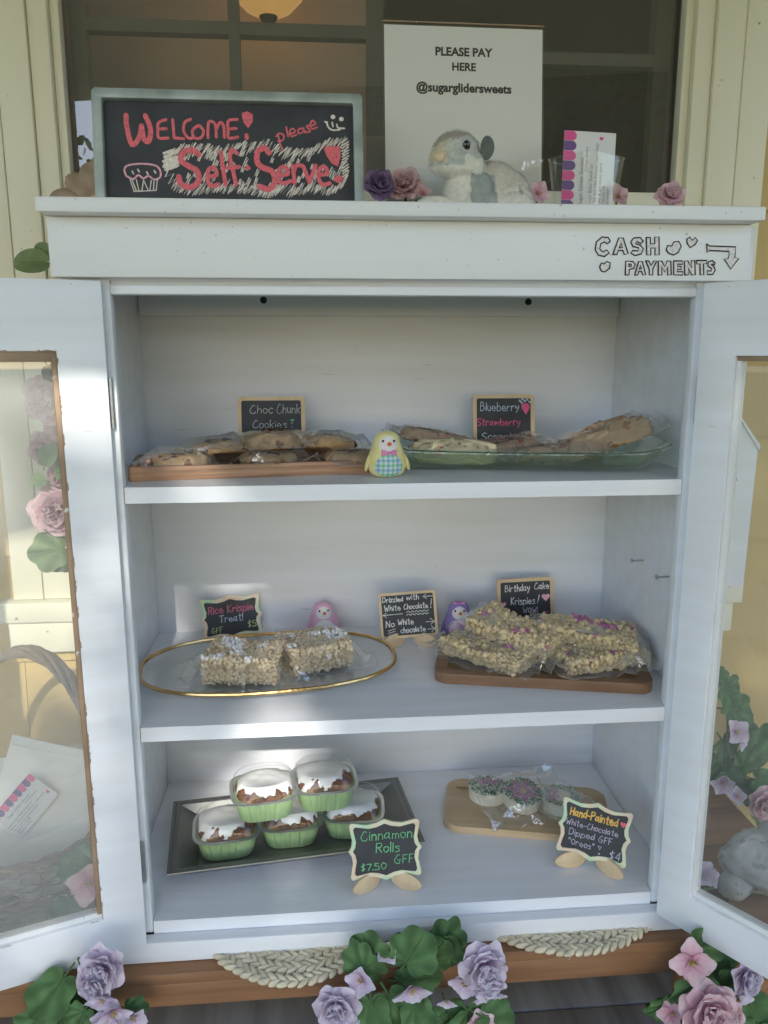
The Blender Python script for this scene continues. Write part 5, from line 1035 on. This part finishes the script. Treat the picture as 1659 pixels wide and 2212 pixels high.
# braided mats
mat('seagrass', (.68, .60, .43), .8, nz=(40, .2), bump=(120, .5), stretch=(1, 1, 1)); mat('seagrass_core', (.34, .27, .17), .9, nz=(30, .2))
def mat_thing(label, cx, cy, rad, seed):
    t = thing('braided_mat', label, 'mat', (cx, cy, 0), group='braided mats under the cabinet'); rnd = random.Random(seed); b = MB(); r = rad-.011
    while r > rad-.082:
        n = int(2*math.pi*r/.0128)
        for i in range(n):
            for s in (-1, 1):
                a = 2*math.pi*(i+(.5 if s > 0 else 0))/n+rnd.uniform(-.003, .003); q = r+s*.0038
                over = max(0, -.02-(cy+q*math.sin(a)))
                if cy+q*math.sin(a) > .06: continue
                z = .0058-over*over*3.2; M = Matrix.Translation((q*math.cos(a), q*math.sin(a), z+rnd.uniform(-.0005, .0005))) @ Matrix.Rotation(a+math.pi/2+s*R(34), 4, 'Z') @ Matrix.Rotation(rnd.uniform(-.15, .15), 4, 'X') @ Matrix.Rotation(rnd.uniform(-.12, .12), 4, 'Y')
                b.ell((0, 0, 0), (.0118*rnd.uniform(.82, 1.2), .0047*rnd.uniform(.85, 1.1), .0046*rnd.uniform(.9, 1.12)), 8, 6, M)
        r -= .0190
    for i in range(26):
        a = rnd.uniform(math.pi*1.15, math.pi*1.85); q = rad-rnd.uniform(-.002, .06); z = .0085-max(0, -.02-(cy+q*math.sin(a)))**2*3.2; x, y = q*math.cos(a), q*math.sin(a); b.tube([(x, y, z), (x+rnd.uniform(-.006, .006), y-rnd.uniform(.0, .006), z+.002), (x+rnd.uniform(-.012, .012), y-rnd.uniform(.0, .010), z+rnd.uniform(-.002, .003))], .0004, 4)
    b.build('braid', MATS['seagrass'], t)
    b = MB(); n = 72; b.loft([[(q*math.cos(2*math.pi*j/n), q*math.sin(2*math.pi*j/n), (.0006 if cy+q*math.sin(2*math.pi*j/n) > -.02 else .0006-(cy+q*math.sin(2*math.pi*j/n)+.02)**2*3.2)+dz) for j in range(n)] for q, dz in ((.01, 0), (rad*.6, 0), (rad-.012, 0), (rad-.012, .0032), (rad*.6, .0032), (.01, .0032))]); b.build('core', MATS['seagrass_core'], t)
mat_thing('woven straw mat peeping out below the left half of the cabinet', -.160, .078, .139, 1)
mat_thing('woven straw mat peeping out below the right half of the cabinet', .243, .135, .178, 2)
# wicker basket with paper bags
mat('wicker', (.27, .205, .155), .75, nz=(30, .3), bump=(90, .5)); mat('straw_wrap', (.62, .43, .20), .8, nz=(60, .2)); mat('bag_paper', (.80, .77, .70), .7, nz=(3, .04))
bk = thing('wicker_basket', 'grey brown wicker basket with a tall arched handle holding white paper bags', 'basket', (-.575, .195, 0)); A_, B_ = .135, .15
b = MB(); rb = random.Random(3)
for k in range(19):
    f = k/18; z = .005+.108*f; g = .80+.26*math.sin(math.pi*(.15+.72*f)); n = 96
    if k % 3 == 1: continue
    b.tube([((A_*g+.0035*math.sin(j*math.pi*24/n*2+k*math.pi))*math.cos(2*math.pi*j/n), (B_*g+.0035*math.sin(j*math.pi*24/n*2+k*math.pi))*math.sin(2*math.pi*j/n), z+.002*nz((j*.1, k, 0), 1, 3)) for j in range(n)], .0034, 5, closed=True)
b.build('weave', MATS['wicker'], bk); b = MB()
for j in range(28):
    a = 2*math.pi*j/28; b.tube([(A_*g_*math.cos(a), B_*g_*math.sin(a), z) for g_, z in [(.80+.26*math.sin(math.pi*(.15+.72*f)), .002+.112*f) for f in [i/8 for i in range(9)]]], .0026, 5)
b.build('stake', MATS['wicker'], bk); b = MB(); b.lathe([(0, .0005), (.1, .0005), (.1, .006), (0, .006)], 32, sx=1.1, sy=1.2); b.build('basket_base', MATS['wicker'], bk)
b = MB(); gt = .80+.26*math.sin(math.pi*.87)
for w_ in range(2): b.tube([((A_*gt+.003*math.sin(j*.7+w_*3.14))*math.cos(2*math.pi*j/90), (B_*gt+.003*math.sin(j*.7+w_*3.14))*math.sin(2*math.pi*j/90), .117+.003*math.cos(j*.7+w_*3.14)) for j in range(90)], .0048, 6, closed=True)
b.build('rim', MATS['wicker'], bk)
b = MB(); hb = [(.105*math.cos(a)-.0, .012+.02*math.cos(a), .115+.272*math.sin(a)**.9 if a not in (0,) else .115) for a in [math.pi*i/30 for i in range(31)]]
for s_ in range(5):
    b.tube([Vector(p)+Vector((.0062*math.cos(i*.5+s_*1.257)*1.0, .0075*math.sin(i*.5+s_*1.257), .0062*math.cos(i*.5+s_*1.257))) for i, p in enumerate(hb)], .0048, 6)
b.build('handle', MATS['wicker'], bk)
for s_ in (0, 30):
    b = MB()
    for i in range(8): p = Vector(hb[0] if s_ == 0 else hb[30])+Vector((0, 0, .004+.0072*i)); b.tube([p+Vector((.015*math.cos(q), .015*math.sin(q), .0008*math.sin(2*q))) for q in [2*math.pi*j/14 for j in range(14)]], .0033, 5, closed=True)
    b.build('handle_wrap', MATS['straw_wrap'], bk)
def paperbag(label, loc, rot, w, h, d):
    t = thing('paper_bag', label, 'paper bag', loc, rot, 'white paper bags in the basket'); b = MB()
    b.loft([[(-w/2, -d/2, 0), (0, -d/2, 0), (w/2, -d/2, 0), (w/2, d/2, 0), (0, d/2, 0), (-w/2, d/2, 0)], [(-w/2, -d/2, h*.5), (0, -d*.6, h*.5), (w/2, -d/2, h*.5), (w/2-.004, d/2, h*.5), (0, d*.45, h*.5), (-w/2+.003, d/2, h*.5)], [(-w/2, -.002, h), (0, -.0045, h-.002), (w/2, -.002, h), (w/2, .001, h), (0, .001, h-.002), (-w/2, .001, h)]]); b.build('body', MATS['bag_paper'], t, bevel=.001)
    b = MB(); b.box(-w/2+.004, w/2-.004, -.0062, -.0052, h*.80, h*.94); b.build('fold', MATS['bag_paper'], t); return t
paperbag('large white paper bag leaning in front inside the wicker basket', (-.575, .155, .0078), (R(-14), R(13), R(-4)), .165, .235, .03)
paperbag('white paper bag standing behind the leaning one inside the wicker basket', (-.545, .215, .0078), (R(-8), R(-6), R(6)), .15, .20, .03)
card('promotional card pinned slantwise to the front of the white paper bag', at(12, 1790, y=.152), (R(-14), R(42), R(-2)), .055, .085, LN)
# stone and cash box
mat('stone', (.46, .46, .43), .9, nz=(14, .25), bump=(50, .8), specks=(55, .60, (.28, .29, .27)))
st = MB(); st.ell((0, 0, .045), (.062, .05, .048), 80, 48); st.ell((-.052, -.02, .022), (.026, .026, .022), 24, 14); st.ell((.045, .01, .075), (.045, .04, .04), 30, 18)
for i, p in enumerate(st.v): q = nz(p, 22, 3)*.010+nz(p, 60, 4)*.005+nz(p, 150, 4)*.0025; d = Vector((p.x, p.y, p.z-.045)).normalized(); st.v[i] = Vector((p.x+d.x*q, p.y+d.y*q, max(0, p.z+d.z*q)))
o = st.mesh('garden_stone', MATS['stone']); o = place('garden_stone', o); o.location = (.568, .08, 0); tag(o, 'rough pale grey stone resting on the bench seen through the right door glass', 'stone')
cb_ = thing('cash_box', 'grey white cash box with a sloping shoulder on the wall right of the cabinet', 'cash box', (.61, .4165, .404)); b = MB()
b.prism([(-.055, 0), (.062, 0), (.066, .262), (.020, .318), (-.055, .318)], -.036, 0); b.build('body', WP, cb_, bevel=.002); b = MB(); b.prism([(.0675, .254), (.0675, .2655), (.0205, .3245), (-.056, .3245), (-.056, .319), (.0200, .319)], -.039, 0); b.build('lid', WP, cb_, bevel=.001)
b = MB(); b.box(-.05, .054, -.0005, .008, .02, .30); b.build('mounting_plate', WP, cb_)
b = MB(); b.box(-.02, .03, -.0368, -.0355, .20, .206); b.build('coin_slot', MATS['hole'], cb_)
